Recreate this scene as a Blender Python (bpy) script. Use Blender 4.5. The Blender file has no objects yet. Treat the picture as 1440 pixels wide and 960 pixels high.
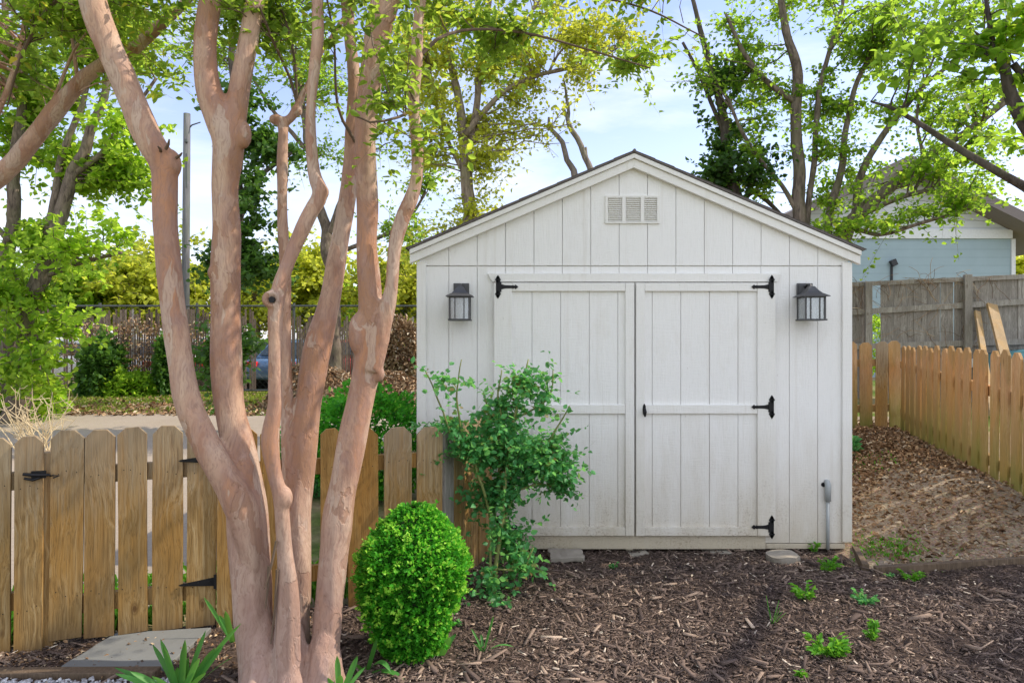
import bpy, bmesh, math, random
import numpy as np
from mathutils import Vector, Matrix, Quaternion, noise
R = random.Random(7)
NR = np.random.default_rng(7)
scn = bpy.context.scene
COL = scn.collection
F = 960.0
HZ = 475.0
CAMZ = 1.5
def P(px, py, Y):
    return Vector(((px-720.0)/F*Y, Y, CAMZ-(py-HZ)/F*Y))
def ss(t):
    t = max(0.0, min(1.0, t)); return t*t*(3-2*t)
def ground(x, y):
    z = 0.36*ss((x-2.3)/1.5)*ss((y-3.7)/1.5)
    z += 0.16*ss((y-9.0)/2.0)*ss((x-2.5)/2.0)
    if y < 9: z -= .045*ss((y-4.1)/.7)*ss((2.55-x)/.35)*ss((x+1.0)/.5)
    return z

# ------------------------------------------------------------------ materials
def newmat(name):
    m = bpy.data.materials.new(name); m.use_nodes = True
    nt = m.node_tree; nt.nodes.clear()
    out = nt.nodes.new('ShaderNodeOutputMaterial')
    return m, nt, out
class NT:
    def __init__(s, nt): s.nt = nt
    def n(s, typ, **kw):
        nd = s.nt.nodes.new(typ)
        for k, v in kw.items(): setattr(nd, k, v)
        return nd
    def l(s, a, b): s.nt.links.new(a, b)
    def val(s, sock, v):
        if isinstance(v, bpy.types.NodeSocket): s.l(v, sock)
        else: sock.default_value = v
    def coord(s, kind='Object'): return s.n('ShaderNodeTexCoord').outputs[kind]
    def mapping(s, vec, scale=(1,1,1), loc=(0,0,0), rot=(0,0,0)):
        m = s.n('ShaderNodeMapping'); s.l(vec, m.inputs['Vector'])
        s.val(m.inputs['Scale'], scale); s.val(m.inputs['Location'], loc); s.val(m.inputs['Rotation'], rot)
        return m.outputs[0]
    def noise(s, vec, scale=5, detail=4, rough=.55, dist=0):
        m = s.n('ShaderNodeTexNoise'); s.l(vec, m.inputs['Vector'])
        m.inputs['Scale'].default_value = scale; m.inputs['Detail'].default_value = detail
        m.inputs['Roughness'].default_value = rough; m.inputs['Distortion'].default_value = dist
        return m.outputs['Fac']
    def voro(s, vec, scale=5, feature='F1', out='Distance', rnd=1):
        m = s.n('ShaderNodeTexVoronoi', feature=feature); s.l(vec, m.inputs['Vector'])
        m.inputs['Scale'].default_value = scale; m.inputs['Randomness'].default_value = rnd
        return m.outputs[out]
    def ramp(s, fac, stops, interp='LINEAR'):
        m = s.n('ShaderNodeValToRGB'); s.val(m.inputs['Fac'], fac)
        cr = m.color_ramp; cr.interpolation = interp
        while len(cr.elements) < len(stops): cr.elements.new(.5)
        for e, (p, c) in zip(cr.elements, stops):
            e.position = p; e.color = (c, c, c, 1) if not hasattr(c, '__len__') else tuple(c)+(1,)
        return m.outputs['Color']
    def mix(s, fac, a, b, mode='MIX'):
        m = s.n('ShaderNodeMix', data_type='RGBA', blend_type=mode)
        s.val(m.inputs[0], fac)
        for i, v in ((6, a), (7, b)):
            if isinstance(v, bpy.types.NodeSocket): s.l(v, m.inputs[i])
            else: m.inputs[i].default_value = tuple(v)+(1,) if len(v) == 3 else v
        return m.outputs[2]
    def math(s, op, a, b=0.0, c=0.0):
        m = s.n('ShaderNodeMath', operation=op)
        s.val(m.inputs[0], a); s.val(m.inputs[1], b); s.val(m.inputs[2], c); return m.outputs[0]
    def vmath(s, op, a, b):
        m = s.n('ShaderNodeVectorMath', operation=op); s.val(m.inputs[0], a); s.val(m.inputs[1], b); return m.outputs[0]
    def sep(s, v):
        m = s.n('ShaderNodeSeparateXYZ'); s.l(v, m.inputs[0]); return m.outputs
    def bump(s, h, strength=.4, dist=.01, nrm=None):
        m = s.n('ShaderNodeBump'); s.l(h, m.inputs['Height'])
        m.inputs['Strength'].default_value = strength; m.inputs['Distance'].default_value = dist
        if nrm: s.l(nrm, m.inputs['Normal'])
        return m.outputs[0]
    def pbsdf(s, col, rough=.6, nrm=None, spec=.5, metal=0):
        m = s.n('ShaderNodeBsdfPrincipled'); 
        if isinstance(col, bpy.types.NodeSocket): s.l(col, m.inputs['Base Color'])
        else: m.inputs['Base Color'].default_value = tuple(col)+(1,)
        s.val(m.inputs['Roughness'], rough); m.inputs['Metallic'].default_value = metal
        m.inputs['Specular IOR Level'].default_value = spec
        if nrm: s.l(nrm, m.inputs['Normal'])
        return m.outputs[0]
    def attr(s, name='v'):
        m = s.n('ShaderNodeAttribute', attribute_name=name); return m.outputs['Fac']
    def objrand(s): return s.n('ShaderNodeObjectInfo').outputs['Random']

def m_plain(name, col, rough=.6, metal=0, spec=.5, var=.15, nscale=20, bump=.2):
    m, nt, out = newmat(name); t = NT(nt); c = t.coord()
    f = t.noise(c, nscale, 5)
    cc = t.mix(f, tuple(x*(1-var) for x in col), tuple(min(1, x*(1+var)) for x in col))
    b = t.bump(t.noise(c, nscale*4, 3), bump, .004)
    t.l(t.pbsdf(cc, rough, b, spec, metal), out.inputs[0]); return m

def m_leaf(name, dark, light, trans, tfac=.5, spec=.25, yellow=None):
    m, nt, out = newmat(name); t = NT(nt)
    v = t.attr('v')
    c = t.ramp(v, [(0, dark), (.55, tuple((a+b)/2 for a, b in zip(dark, light))), (.93, light), (1, yellow or light)])
    tc = t.mix(.75, c, trans)
    tc2 = t.mix(t.ramp(v, [(0, .6), (.6, 1.0)]), (0, 0, 0), tc)
    p = t.pbsdf(c, .5, None, spec)
    tr = t.n('ShaderNodeBsdfTranslucent'); t.l(tc2, tr.inputs['Color'])
    mx = t.n('ShaderNodeMixShader'); mx.inputs[0].default_value = tfac
    t.l(p, mx.inputs[1]); t.l(tr.outputs[0], mx.inputs[2]); t.l(mx.outputs[0], out.inputs[0]); return m

def m_paint(name, base=(.89,.885,.87), top=9):
    m, nt, out = newmat(name); t = NT(nt); c = t.coord('Object')
    z = t.sep(c)[2]
    big = t.noise(t.mapping(c, (1.3, 1, .6)), 2.2, 5, .6)
    grain = t.noise(t.mapping(c, (95, 95, 9)), 1.0, 5, .65)
    hgrain = t.noise(t.mapping(c, (14, 14, 160)), 1.0, 3, .6)
    # grime rises unevenly from the bottom
    h = t.math('ADD', z, t.math('MULTIPLY', t.math('SUBTRACT', t.noise(t.mapping(c, (3, 3, .8)), 2, 6, .7), .5), .9))
    grime = t.ramp(h, [(0.0, .95), (.3, .6), (.7, .26), (1.0, 0.06)])
    col = t.mix(big, tuple(x*.93 for x in base), base)
    col = t.mix(t.math('MULTIPLY', grime, .85), col, (.50, .43, .31))
    col = t.mix(t.math('MULTIPLY', t.ramp(grain, [(.35, 1), (.5, 0)]), .08), col, (.50, .49, .48))
    specks = t.ramp(t.voro(t.mapping(c, (1, 1, .55)), 9), [(0, 1), (.05, 0)])
    splash = t.math('MULTIPLY', t.ramp(t.noise(c, 70, 6, .75), [(.52, 0), (.60, 1)]), t.ramp(h, [(0.05, .7), (.45, .1), (1.0, .02)]))
    splash = t.math('MULTIPLY', splash, t.ramp(t.noise(c, 4.5, 4), [(.42, .1), (.6, 1)]))
    col = t.mix(splash, col, (.30, .23, .16))
    drip = t.ramp(t.noise(t.mapping(c, (16, 16, .7)), 1.0, 5, .6), [(.58, 0), (.70, .22)])
    col = t.mix(drip, col, (.55, .50, .42))
    chip = t.ramp(t.noise(t.mapping(c, (30, 30, 60)), 1.0, 5, .7), [(.68, 0), (.71, .5)])
    col = t.mix(chip, col, (.42, .38, .33))
    col = t.mix(t.math('MULTIPLY', specks, .45), col, (.35, .3, .25))
    stain = t.ramp(t.noise(t.mapping(c, (2.2, 2.2, 1.1)), 1.6, 4, .7), [(.58, 0), (.75, .25)])
    col = t.mix(stain, col, (.60, .55, .46))
    b = t.bump(t.math('ADD', grain, t.math('MULTIPLY', hgrain, .7)), .55, .006)
    t.l(t.pbsdf(col, .62, b, .35), out.inputs[0]); return m

def m_wood(name, c1, c2, c3, scale=1.0, algae=0.0, greytop=0.0, goldamt=.55, knots=True, dirt=0.25, zbase=0.0):
    m, nt, out = newmat(name); t = NT(nt)
    c = t.coord('Object'); r = t.objrand()
    off = t.n('ShaderNodeCombineXYZ'); t.l(t.math('MULTIPLY', r, 37.3), off.inputs[0]); t.l(t.math('MULTIPLY', r, 91.7), off.inputs[1]); t.l(t.math('MULTIPLY', r, 13.1), off.inputs[2])
    cv = t.vmath('ADD', c, off.outputs[0])
    warp = t.noise(t.mapping(cv, (3, 3, 1.4)), 1.6*scale, 2)
    w3 = t.n('ShaderNodeCombineXYZ'); t.l(warp, w3.inputs[0]); t.l(warp, w3.inputs[1])
    cw = t.vmath('ADD', cv, t.vmath('MULTIPLY', w3.outputs[0], (.10, .10, 0)))
    g = t.noise(t.mapping(cw, (78*scale, 78*scale, 1.7*scale)), 1, 7, .68)
    fine = t.noise(t.mapping(cw, (230*scale, 230*scale, 7*scale)), 1, 3, .6)
    big = t.noise(t.mapping(cv, (4, 4, 1.2)), 1.2, 4, .6)
    col = t.ramp(g, [(.34, c1), (.5, c2), (.66, c3)])
    col = t.mix(t.ramp(big, [(.35, 0), (.68, .75)]), col, tuple(x*.55 for x in c2))
    gold = t.ramp(t.noise(t.mapping(cv, (5, 5, 1.1), (4, 2, 7)), 1.3, 4, .6), [(.46, 0), (.62, goldamt)])
    col = t.mix(gold, col, (c2[0]*1.02, c2[1]*.82, c2[2]*.45))
    col = t.mix(t.ramp(r, [(0, .0), (1, .38)]), col, c1)
    col = t.mix(t.math('MULTIPLY', t.ramp(fine, [(.35, 1), (.5, 0)]), .5), col, tuple(x*.5 for x in c1))
    if knots:
        k = t.voro(t.mapping(cv, (7.5, 0, 3.6)), 1.0)
        kk = t.ramp(k, [(0.0, 1), (.055, .85), (.075, .25), (.10, .55), (.14, 0)])
        col = t.mix(t.math('MULTIPLY', kk, .85), col, (c1[0]*.45, c1[1]*.35, c1[2]*.3))
    if algae > 0:
        z = t.sep(c)[2]
        h = t.math('ADD', z, t.math('MULTIPLY', t.math('SUBTRACT', big, .5), 1.2))
        a = t.ramp(h, [(0.0, algae), (.55, algae*.35), (.9, 0.05), (1, .22)])
        col = t.mix(a, col, (.15, .17, .03))
    if greytop:
        hz_ = t.math('ADD', t.sep(c)[2], t.math('MULTIPLY', t.math('SUBTRACT', g, .5), .8))
        col = t.mix(t.ramp(hz_, [(.55, 0), (1.0, greytop)]), col, (.31, .265, .205))
    z = t.sep(c)[2]
    d = t.ramp(t.math('ADD', z, t.math('MULTIPLY', big, .12)), [(0.0, 1), (.16, 0)])
    col = t.mix(t.math('MULTIPLY', d, dirt*2), col, (.07, .045, .03))
    b = t.bump(t.math('ADD', g, t.math('MULTIPLY', fine, .5)), .5, .004)
    t.l(t.pbsdf(col, .78, b, .25), out.inputs[0]); return m

def m_bark(name, c1, c2, scale=1.0, zs=.25, strength=.8):
    m, nt, out = newmat(name); t = NT(nt); c = t.coord()
    n1 = t.noise(t.mapping(c, (1, 1, zs)), 22*scale, 8, .65, .5)
    n2 = t.noise(c, 3*scale, 4)
    col = t.ramp(n1, [(.35, c1), (.65, c2)])
    col = t.mix(t.ramp(n2, [(.45, 0), (.65, .5)]), col, (c2[0]*.7, c2[1]*.85, c2[2]*.6))
    t.l(t.pbsdf(col, .9, t.bump(n1, strength, .02), .1), out.inputs[0]); return m

def m_crape(name):
    m, nt, out = newmat(name); t = NT(nt); c = t.coord()
    w = t.noise(c, 5, 3); w3 = t.n('ShaderNodeCombineXYZ')
    for i in range(3): t.l(w, w3.inputs[i])
    cw = t.vmath('ADD', c, t.vmath('MULTIPLY', w3.outputs[0], (.10, .10, .3)))
    patch = t.noise(t.mapping(cw, (7, 7, 1.9)), 1.1, 5, .55)
    patch2 = t.noise(t.mapping(cw, (11, 11, 2.1), (3.1, 7.7, 1.9)), 1.0, 4, .5)
    grain = t.noise(t.mapping(cw, (130, 130, 11)), 1, 6, .6)
    blotch = t.noise(t.mapping(c, (9, 9, 5)), 2.6, 6, .6)
    col = t.ramp(patch, [(.36, (.54, .375, .27)), (.47, (.47, .295, .205)), (.56, (.36, .20, .135)), (.66, (.44, .22, .12))])
    pale = t.ramp(patch2, [(.575, 0), (.59, .65)])
    col = t.mix(pale, col, (.53, .41, .32))
    tan = t.ramp(t.noise(t.mapping(cw, (6, 6, 2.1), (9, 1, 4)), 1.2, 5), [(.56, 0), (.572, .85)])
    col = t.mix(tan, col, (.36, .195, .115))
    col = t.mix(t.ramp(blotch, [(.46, 0), (.75, .45)]), col, (.33, .235, .225))
    lowz = t.ramp(t.math('ADD', t.sep(c)[2], t.math('MULTIPLY', t.math('SUBTRACT', blotch, .5), 1.2)), [(.25, .55), (.95, 0)])
    col = t.mix(lowz, col, (.34, .245, .215))
    col = t.mix(t.ramp(grain, [(.32, .7), (.52, 0)]), col, (.27, .16, .12))
    lent = t.ramp(t.voro(t.mapping(c, (1, 1, .8)), 26), [(0, 1), (.09, 0)])
    col = t.mix(t.math('MULTIPLY', lent, .3), col, (.25, .15, .11))
    hh = t.math('ADD', t.math('MULTIPLY', grain, .35), t.math('ADD', t.math('MULTIPLY', pale, -.3), t.math('MULTIPLY', blotch, .9)))
    hh = t.math('ADD', hh, t.math('MULTIPLY', tan, -.35))
    t.l(t.pbsdf(col, .62, t.bump(hh, .8, .009), .25), out.inputs[0]); return m

def m_chips(name, stops, rough=.85):
    m, nt, out = newmat(name); t = NT(nt); c = t.coord()
    v = t.attr('v')
    col = t.ramp(v, stops)
    g = t.noise(c, 160, 4)
    col = t.mix(t.ramp(g, [(.35, .45), (.6, 0)]), col, (.03, .02, .015))
    t.l(t.pbsdf(col, rough, t.bump(g, .5, .003), .15), out.inputs[0]); return m

def m_mulchbase(name):
    m, nt, out = newmat(name); t = NT(nt); c = t.coord()
    a = t.noise(t.mapping(c, (1, 2.2, 1)), 35, 6, .7, 1.2); b = t.noise(c, 3, 4)
    v = t.voro(t.mapping(c, (1, 1.8, 1)), 60)
    col = t.ramp(a, [(.3, (.04, .03, .026)), (.5, (.125, .088, .07)), (.7, (.27, .195, .15))])
    col = t.mix(t.ramp(b, [(.4, 0), (.65, .45)]), col, (.075, .05, .037))
    h = t.math('ADD', a, t.math('MULTIPLY', v, .8))
    t.l(t.pbsdf(col, .92, t.bump(h, 1, .02), .1), out.inputs[0]); return m

def m_yard(name):
    m, nt, out = newmat(name); t = NT(nt); c = t.coord()
    a = t.noise(c, 48, 6, .7, .6); b = t.noise(c, 1.4, 5, .6); v = t.voro(c, 85, out='Color')
    col = t.ramp(a, [(.32, (.15, .10, .06)), (.5, (.32, .23, .15)), (.68, (.52, .41, .29))])
    col = t.mix(.25, col, v, 'MULTIPLY')
    col = t.mix(t.ramp(b, [(.45, 0), (.6, .55)]), col, (.34, .29, .22))
    g = t.noise(c, 2.3, 4); col = t.mix(t.ramp(g, [(.62, 0), (.72, .35)]), col, (.13, .17, .04))
    t.l(t.pbsdf(col, .93, t.bump(a, .9, .015), .1), out.inputs[0]); return m

def m_ground(name):
    m, nt, out = newmat(name); t = NT(nt); c = t.coord()
    a = t.noise(c, 9, 8, .7); b = t.noise(c, .5, 5, .6)
    dirt = t.ramp(a, [(.3, (.24, .165, .095)), (.7, (.50, .37, .23))])
    gr = t.ramp(a, [(.3, (.05, .09, .015)), (.7, (.16, .22, .04))])
    col = t.mix(t.ramp(b, [(.42, 0), (.56, 1)]), dirt, gr)
    t.l(t.pbsdf(col, .95, t.bump(a, .8, .03), .1), out.inputs[0]); return m

def m_drive(name):
    m, nt, out = newmat(name); t = NT(nt); c = t.coord()
    a = t.noise(c, 60, 6, .7); b = t.noise(c, .7, 6, .65)
    col = t.ramp(a, [(.3, (.27, .225, .175)), (.7, (.43, .36, .285))])
    col = t.mix(t.ramp(b, [(.4, 0), (.65, .5)]), col, (.30, .24, .18))
    t.l(t.pbsdf(col, .9, t.bump(a, .5, .006), .2), out.inputs[0]); return m

def m_glass(name, tint=(.9,.92,.92), rough=.15, alpha=.35):
    m, nt, out = newmat(name); t = NT(nt)
    g = t.n('ShaderNodeBsdfGlossy'); g.inputs['Roughness'].default_value = rough
    g.inputs['Color'].default_value = (.8, .85, .9, 1)
    tr = t.n('ShaderNodeBsdfTransparent'); tr.inputs['Color'].default_value = tuple(tint)+(1,)
    df = t.n('ShaderNodeBsdfDiffuse'); df.inputs['Color'].default_value = (.6, .6, .58, 1)
    mx = t.n('ShaderNodeMixShader'); mx.inputs[0].default_value = alpha
    t.l(tr.outputs[0], mx.inputs[1]); t.l(df.outputs[0], mx.inputs[2])
    m2 = t.n('ShaderNodeMixShader'); m2.inputs[0].default_value = .18
    t.l(mx.outputs[0], m2.inputs[1]); t.l(g.outputs[0], m2.inputs[2]); t.l(m2.outputs[0], out.inputs[0]); return m

def m_lap(name, col, pitch=.14, brick=False):
    m, nt, out = newmat(name); t = NT(nt); c = t.coord()
    z = t.sep(c)[2]
    fr = t.math('FRACT', t.math('DIVIDE', z, pitch))
    dark = t.ramp(fr, [(0, 1), (.10, 0.0), (.92, 0), (1, .6)])
    n = t.noise(c, 4, 6)
    cc = t.mix(n, tuple(x*.85 for x in col), col)
    cc = t.mix(t.math('MULTIPLY', dark, .55 if not brick else .25), cc, tuple(x*.4 for x in col))
    t.l(t.pbsdf(cc, .7, t.bump(t.math('ADD', fr, t.math('MULTIPLY', t.noise(c, 60, 4), .3)), .5, .01), .3), out.inputs[0]); return m

def m_shingle(name):
    m, nt, out = newmat(name); t = NT(nt); c = t.coord()
    br = t.n('ShaderNodeTexBrick'); t.l(t.mapping(c, (4, 6, 6)), br.inputs['Vector'])
    br.inputs['Color1'].default_value = (.09, .08, .075, 1); br.inputs['Color2'].default_value = (.15, .13, .12, 1); br.inputs['Mortar'].default_value = (.03, .03, .03, 1)
    col = t.mix(t.noise(c, 90, 4), br.outputs[0], (.17, .15, .14), 'MIX')
    t.l(t.pbsdf(col, .95, t.bump(t.noise(c, 200, 3), .6, .004), .1), out.inputs[0]); return m

M = dict(
 paint=m_paint('shed_paint'),
 trim=m_paint('trim_paint', (.87, .86, .83)), skirt=m_paint('skirt_paint', (.62,.55,.44)),
 gate=m_wood('weathered_pine', (.20,.11,.038), (.40,.255,.095), (.60,.44,.23), greytop=.55, dirt=.4),
 gold=m_wood('golden_pine', (.24,.125,.035), (.38,.215,.065), (.48,.31,.12)),
 orange=m_wood('orange_pine', (.40,.20,.085), (.58,.33,.16), (.72,.48,.29), algae=.85, dirt=.1),
 greyw=m_wood('grey_wood', (.22,.195,.175), (.40,.36,.325), (.62,.58,.53), dirt=.0, goldamt=0),
 greyrail=m_wood('grey_rail', (.28,.25,.22), (.43,.39,.35), (.60,.56,.52), dirt=.0, goldamt=0),
 fresh=m_wood('fresh_lumber', (.42,.28,.15), (.52,.37,.21), (.62,.47,.30), dirt=0),
 timber=m_wood('edging_timber', (.10,.07,.045), (.17,.12,.08), (.26,.19,.13), dirt=0, goldamt=.1),
 crape=m_crape('crape_bark'),
 bark=m_bark('grey_bark', (.07,.055,.045), (.24,.19,.15)),
 barkl=m_bark('light_bark', (.13,.10,.08), (.36,.29,.23)),
 barkd=m_bark('dark_bark', (.045,.036,.032), (.14,.115,.10)),
 twig=m_plain('twig', (.12,.08,.05), .8),
 maple=m_leaf('maple_leaf', (.06,.17,.014), (.23,.42,.035), (.70,.95,.08), .7),
 crapel=m_leaf('crape_leaf', (.05,.11,.018), (.17,.29,.035), (.60,.82,.08), .64, yellow=(.6,.38,.04)),
 yellow=m_leaf('yellow_leaf', (.22,.29,.025), (.48,.52,.05), (.92,.95,.10), .6),
 deep=m_leaf('deep_leaf', (.04,.12,.014), (.15,.30,.03), (.60,.88,.07), .68, yellow=(.62,.55,.07)),
 ivy=m_leaf('ivy_leaf', (.022,.065,.014), (.07,.17,.025), (.20,.40,.04), .42, .35),
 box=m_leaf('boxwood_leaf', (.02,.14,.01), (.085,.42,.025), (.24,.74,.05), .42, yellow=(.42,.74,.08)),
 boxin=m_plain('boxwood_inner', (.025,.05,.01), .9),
 rose=m_leaf('rose_leaf', (.035,.17,.05), (.11,.42,.13), (.34,.78,.18), .5, .45, yellow=(.25,.14,.05)),
 lily=m_leaf('lily_leaf', (.03,.14,.02), (.10,.34,.06), (.28,.60,.08), .35, .4),
 weed=m_leaf('weed_leaf', (.05,.20,.015), (.15,.42,.03), (.35,.68,.05), .4),
 grass=m_leaf('grass_blade', (.10,.18,.02), (.30,.40,.05), (.62,.72,.09), .45, yellow=(.5,.42,.18)),
 straw=m_plain('straw', (.62,.50,.30), .8),
 hingem=m_plain('black_iron', (.018,.018,.02), .5, .6),
 lampm=m_plain('lamp_metal', (.085,.085,.088), .45, .5, nscale=60),
 lampglass=m_glass('lamp_glass'),
 bulb=m_plain('bulb_white', (.8,.8,.78), .3),
 pvc=m_plain('grey_conduit', (.36,.38,.38), .5),
 concrete=m_plain('concrete', (.30,.265,.215), .9, nscale=14, bump=.8),
 slate=m_plain('flagstone', (.165,.17,.165), .85, nscale=6, bump=.6),
 mulch=m_mulchbase('mulch_base'),
 chips=m_chips('bark_chips', [(0, (.045,.033,.030)), (.35, (.125,.090,.075)), (.65, (.25,.18,.14)), (.9, (.46,.34,.25)), (1, (.75,.63,.50))]),
 litter=m_chips('dry_leaves', [(0, (.13,.07,.035)), (.5, (.34,.205,.11)), (.9, (.56,.41,.25)), (1, (.74,.62,.46))]),
 yard=m_yard('yard_soil'), ground=m_ground('ground_soil'), drive=m_drive('driveway_concrete'),
 gravel=m_chips('white_gravel', [(0, (.35,.35,.36)), (.6, (.62,.62,.63)), (1, (.82,.82,.82))]),
 shingle=m_shingle('shingles'), bluewall=m_lap('blue_wall', (.36,.465,.52), .2, True), lap=m_lap('white_lap', (.70,.74,.78), .17),
 soffit=m_plain('brown_soffit', (.20,.17,.16), .8), whitetrim=m_plain('white_trim', (.72,.74,.76), .6),
 slat=m_chips('fence_slat', [(0, (.13,.09,.07)), (.5, (.26,.185,.14)), (.85, (.40,.30,.23)), (1, (.55,.50,.45))]),
 steel=m_plain('galvanised_steel', (.10,.11,.10), .5, .6),
 pole=m_bark('pole_wood', (.09,.09,.095), (.18,.18,.18), .6, .1, .4),
 tyre=m_plain('tyre', (.02,.02,.02), .9), rimm=m_plain('rim', (.5,.5,.52), .3, .9),
 carglass=m_plain('car_glass', (.03,.045,.05), .08, 0, .8, bump=0), red=m_plain('tail_light', (.65,.02,.02), .3),
 dead=m_bark('dead_wood', (.12,.10,.09), (.33,.28,.25)),
 wire=m_plain('black_wire', (.03,.03,.035), .6),
)
def carpaint(name, c): M[name] = m_plain(name, c, .25, .2, .6, .05, 3, 0)
carpaint('car_white', (.72,.73,.75)); carpaint('car_blue', (.12,.22,.36)); carpaint('car_red', (.55,.04,.03)); carpaint('car_dark', (.05,.055,.06)); carpaint('car_silver', (.42,.45,.48)); carpaint('car_teal', (.10,.26,.30))

# ------------------------------------------------------------------ mesh helpers
class MB:
    def __init__(s): s.v = []; s.f = []; s.a = []
    def add(s, vs, fs, a=None):
        o = len(s.v); s.v += [tuple(v) for v in vs]; s.f += [tuple(i+o for i in f) for f in fs]
        s.a += [R.random() if a is None else a]*len(fs); return s
    def box(s, x0, x1, y0, y1, z0, z1, a=None):
        vs = [(x0,y0,z0),(x1,y0,z0),(x1,y1,z0),(x0,y1,z0),(x0,y0,z1),(x1,y0,z1),(x1,y1,z1),(x0,y1,z1)]
        return s.add(vs, [(0,3,2,1),(4,5,6,7),(0,1,5,4),(1,2,6,5),(2,3,7,6),(3,0,4,7)], a)
    def obox(s, c, ax, ay, az, a=None):
        c = Vector(c); vs = []
        for k in (-1,1):
            for (i,j) in ((-1,-1),(1,-1),(1,1),(-1,1)): vs.append(c+ax*i+ay*j+az*k)
        return s.add(vs, [(0,3,2,1),(4,5,6,7),(0,1,5,4),(1,2,6,5),(2,3,7,6),(3,0,4,7)], a)
    def beam(s, p, q, w, t, up=Vector((0,0,1)), a=None):
        p = Vector(p); q = Vector(q); d = q-p; L = d.length; d.normalize()
        x = d.cross(up); 
        if x.length < 1e-4: x = Vector((1,0,0))
        x.normalize(); y = x.cross(d).normalized()
        return s.obox((p+q)/2, x*(w/2), d*(L/2), y*(t/2), a)
    def prism(s, poly, origin, ux, uz, n, depth, a=None):
        # poly in 2D (u,w); extruded along n by depth, centred
        origin = Vector(origin); k = len(poly)
        vs = [origin+ux*u+uz*w-n*(depth/2) for u, w in poly]+[origin+ux*u+uz*w+n*(depth/2) for u, w in poly]
        fs = [tuple(range(k)), tuple(range(2*k-1, k-1, -1))]+[(i, i+k, (i+1)%k+k, (i+1)%k) for i in range(k)]
        return s.add(vs, fs, a)
    def tube(s, pts, rad, n=8, cap=True, a=None):
        pts = [Vector(p) for p in pts]; vs = []; N = len(pts)
        if not hasattr(rad, '__len__'): rad = [rad]*N
        prev = None
        for i, p in enumerate(pts):
            d = (pts[min(i+1, N-1)]-pts[max(i-1, 0)])
            if d.length < 1e-9: d = Vector((0,0,1))
            d.normalize()
            if prev is None:
                u = d.orthogonal().normalized()
            else:
                u = (prev-d*prev.dot(d)); u = u.normalized() if u.length > 1e-6 else d.orthogonal().normalized()
            prev = u; w = d.cross(u)
            for k in range(n):
                an = 2*math.pi*k/n; vs.append(p+(u*math.cos(an)+w*math.sin(an))*rad[i])
        fs = []
        for i in range(N-1):
            for k in range(n): fs.append((i*n+k, i*n+(k+1)%n, (i+1)*n+(k+1)%n, (i+1)*n+k))
        if cap: fs.append(tuple(range(n-1,-1,-1))); fs.append(tuple((N-1)*n+k for k in range(n)))
        return s.add(vs, fs, a)
    def lathe(s, prof, c, n=16, sq=False):
        c = Vector(c); vs = []; N = len(prof)
        for r, z in prof:
            for k in range(n):
                an = 2*math.pi*(k+.5)/n; vs.append(c+Vector((math.cos(an)*r, math.sin(an)*r, z)))
        fs = [(i*n+k, i*n+(k+1)%n, (i+1)*n+(k+1)%n, (i+1)*n+k) for i in range(N-1) for k in range(n)]
        fs.append(tuple(range(n-1,-1,-1))); fs.append(tuple((N-1)*n+k for k in range(n)))
        return s.add(vs, fs)
    def mesh(s, name):
        me = bpy.data.meshes.new(name); me.from_pydata(s.v, [], s.f)
        at = me.attributes.new('v', 'FLOAT', 'FACE'); at.data.foreach_set('value', s.a)
        me.update(); return me
def np_mesh(name, V, Fc, att=None):
    V = np.asarray(V, np.float32).reshape(-1, 3); Fc = np.asarray(Fc, np.int32); nf, k = Fc.shape
    me = bpy.data.meshes.new(name)
    me.vertices.add(len(V)); me.vertices.foreach_set('co', V.ravel())
    me.loops.add(nf*k); me.loops.foreach_set('vertex_index', Fc.ravel())
    me.polygons.add(nf); me.polygons.foreach_set('loop_start', np.arange(0, nf*k, k, dtype=np.int32))
    me.update(calc_edges=True)
    if att is not None:
        at = me.attributes.new('v', 'FLOAT', 'FACE'); at.data.foreach_set('value', np.asarray(att, np.float32))
    return me
def link(name, me, mat=None, parent=None, world=True, smooth=False, bevel=0):
    o = bpy.data.objects.new(name, me); COL.objects.link(o)
    if mat is not None: me.materials.append(M[mat] if isinstance(mat, str) else mat)
    if parent is not None:
        o.parent = parent
        if world:
            q = parent; T = Vector((0,0,0))
            while q is not None: T += Vector(q.location); q = q.parent
            me.transform(Matrix.Translation(-T))
    if smooth: me.shade_smooth()
    if bevel:
        b = o.modifiers.new('bevel', 'BEVEL'); b.width = bevel; b.segments = 2; b.limit_method = 'ANGLE'; b.angle_limit = .6
    return o
def part(name, mb, mat, parent, **kw): return link(name, mb.mesh(name) if isinstance(mb, MB) else mb, mat, parent, **kw)
def tag(o, label=None, cat=None, group=None, kind=None):
    if label: o['label'] = label
    if cat: o['category'] = cat
    if group: o['group'] = group
    if kind: o['kind'] = kind
    return o
def thing(name, loc, label, cat, group=None):
    o = bpy.data.objects.new(name, None); COL.objects.link(o); o.location = loc; o.empty_display_size = .1
    return tag(o, label, cat, group)

def spline(pts, step):
    """Catmull-Rom through (x,y,z,r) points"""
    P_ = [np.array(p, float) for p in pts]
    P_ = [2*P_[0]-P_[1]]+P_+[2*P_[-1]-P_[-2]]; out = []
    for i in range(1, len(P_)-2):
        a, b, c, d = P_[i-1:i+3]; n = max(1, int(np.linalg.norm((c-b)[:3])/step))
        for k in range(n):
            t = k/n
            out.append(.5*((2*b)+(-a+c)*t+(2*a-5*b+4*c-d)*t*t+(-a+3*b-3*c+d)*t**3))
    out.append(P_[-2]); return out
def limb(pts, Yfix=None, step=.1):
    """pts: (px, py, Y, width_px) -> world spline rows x,y,z,r"""
    w = []
    for px, py, Y, wd in pts:
        p = P(px, py, Y); w.append((p.x, p.y, p.z, wd*Y/F/2))
    return spline(w, step)

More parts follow.
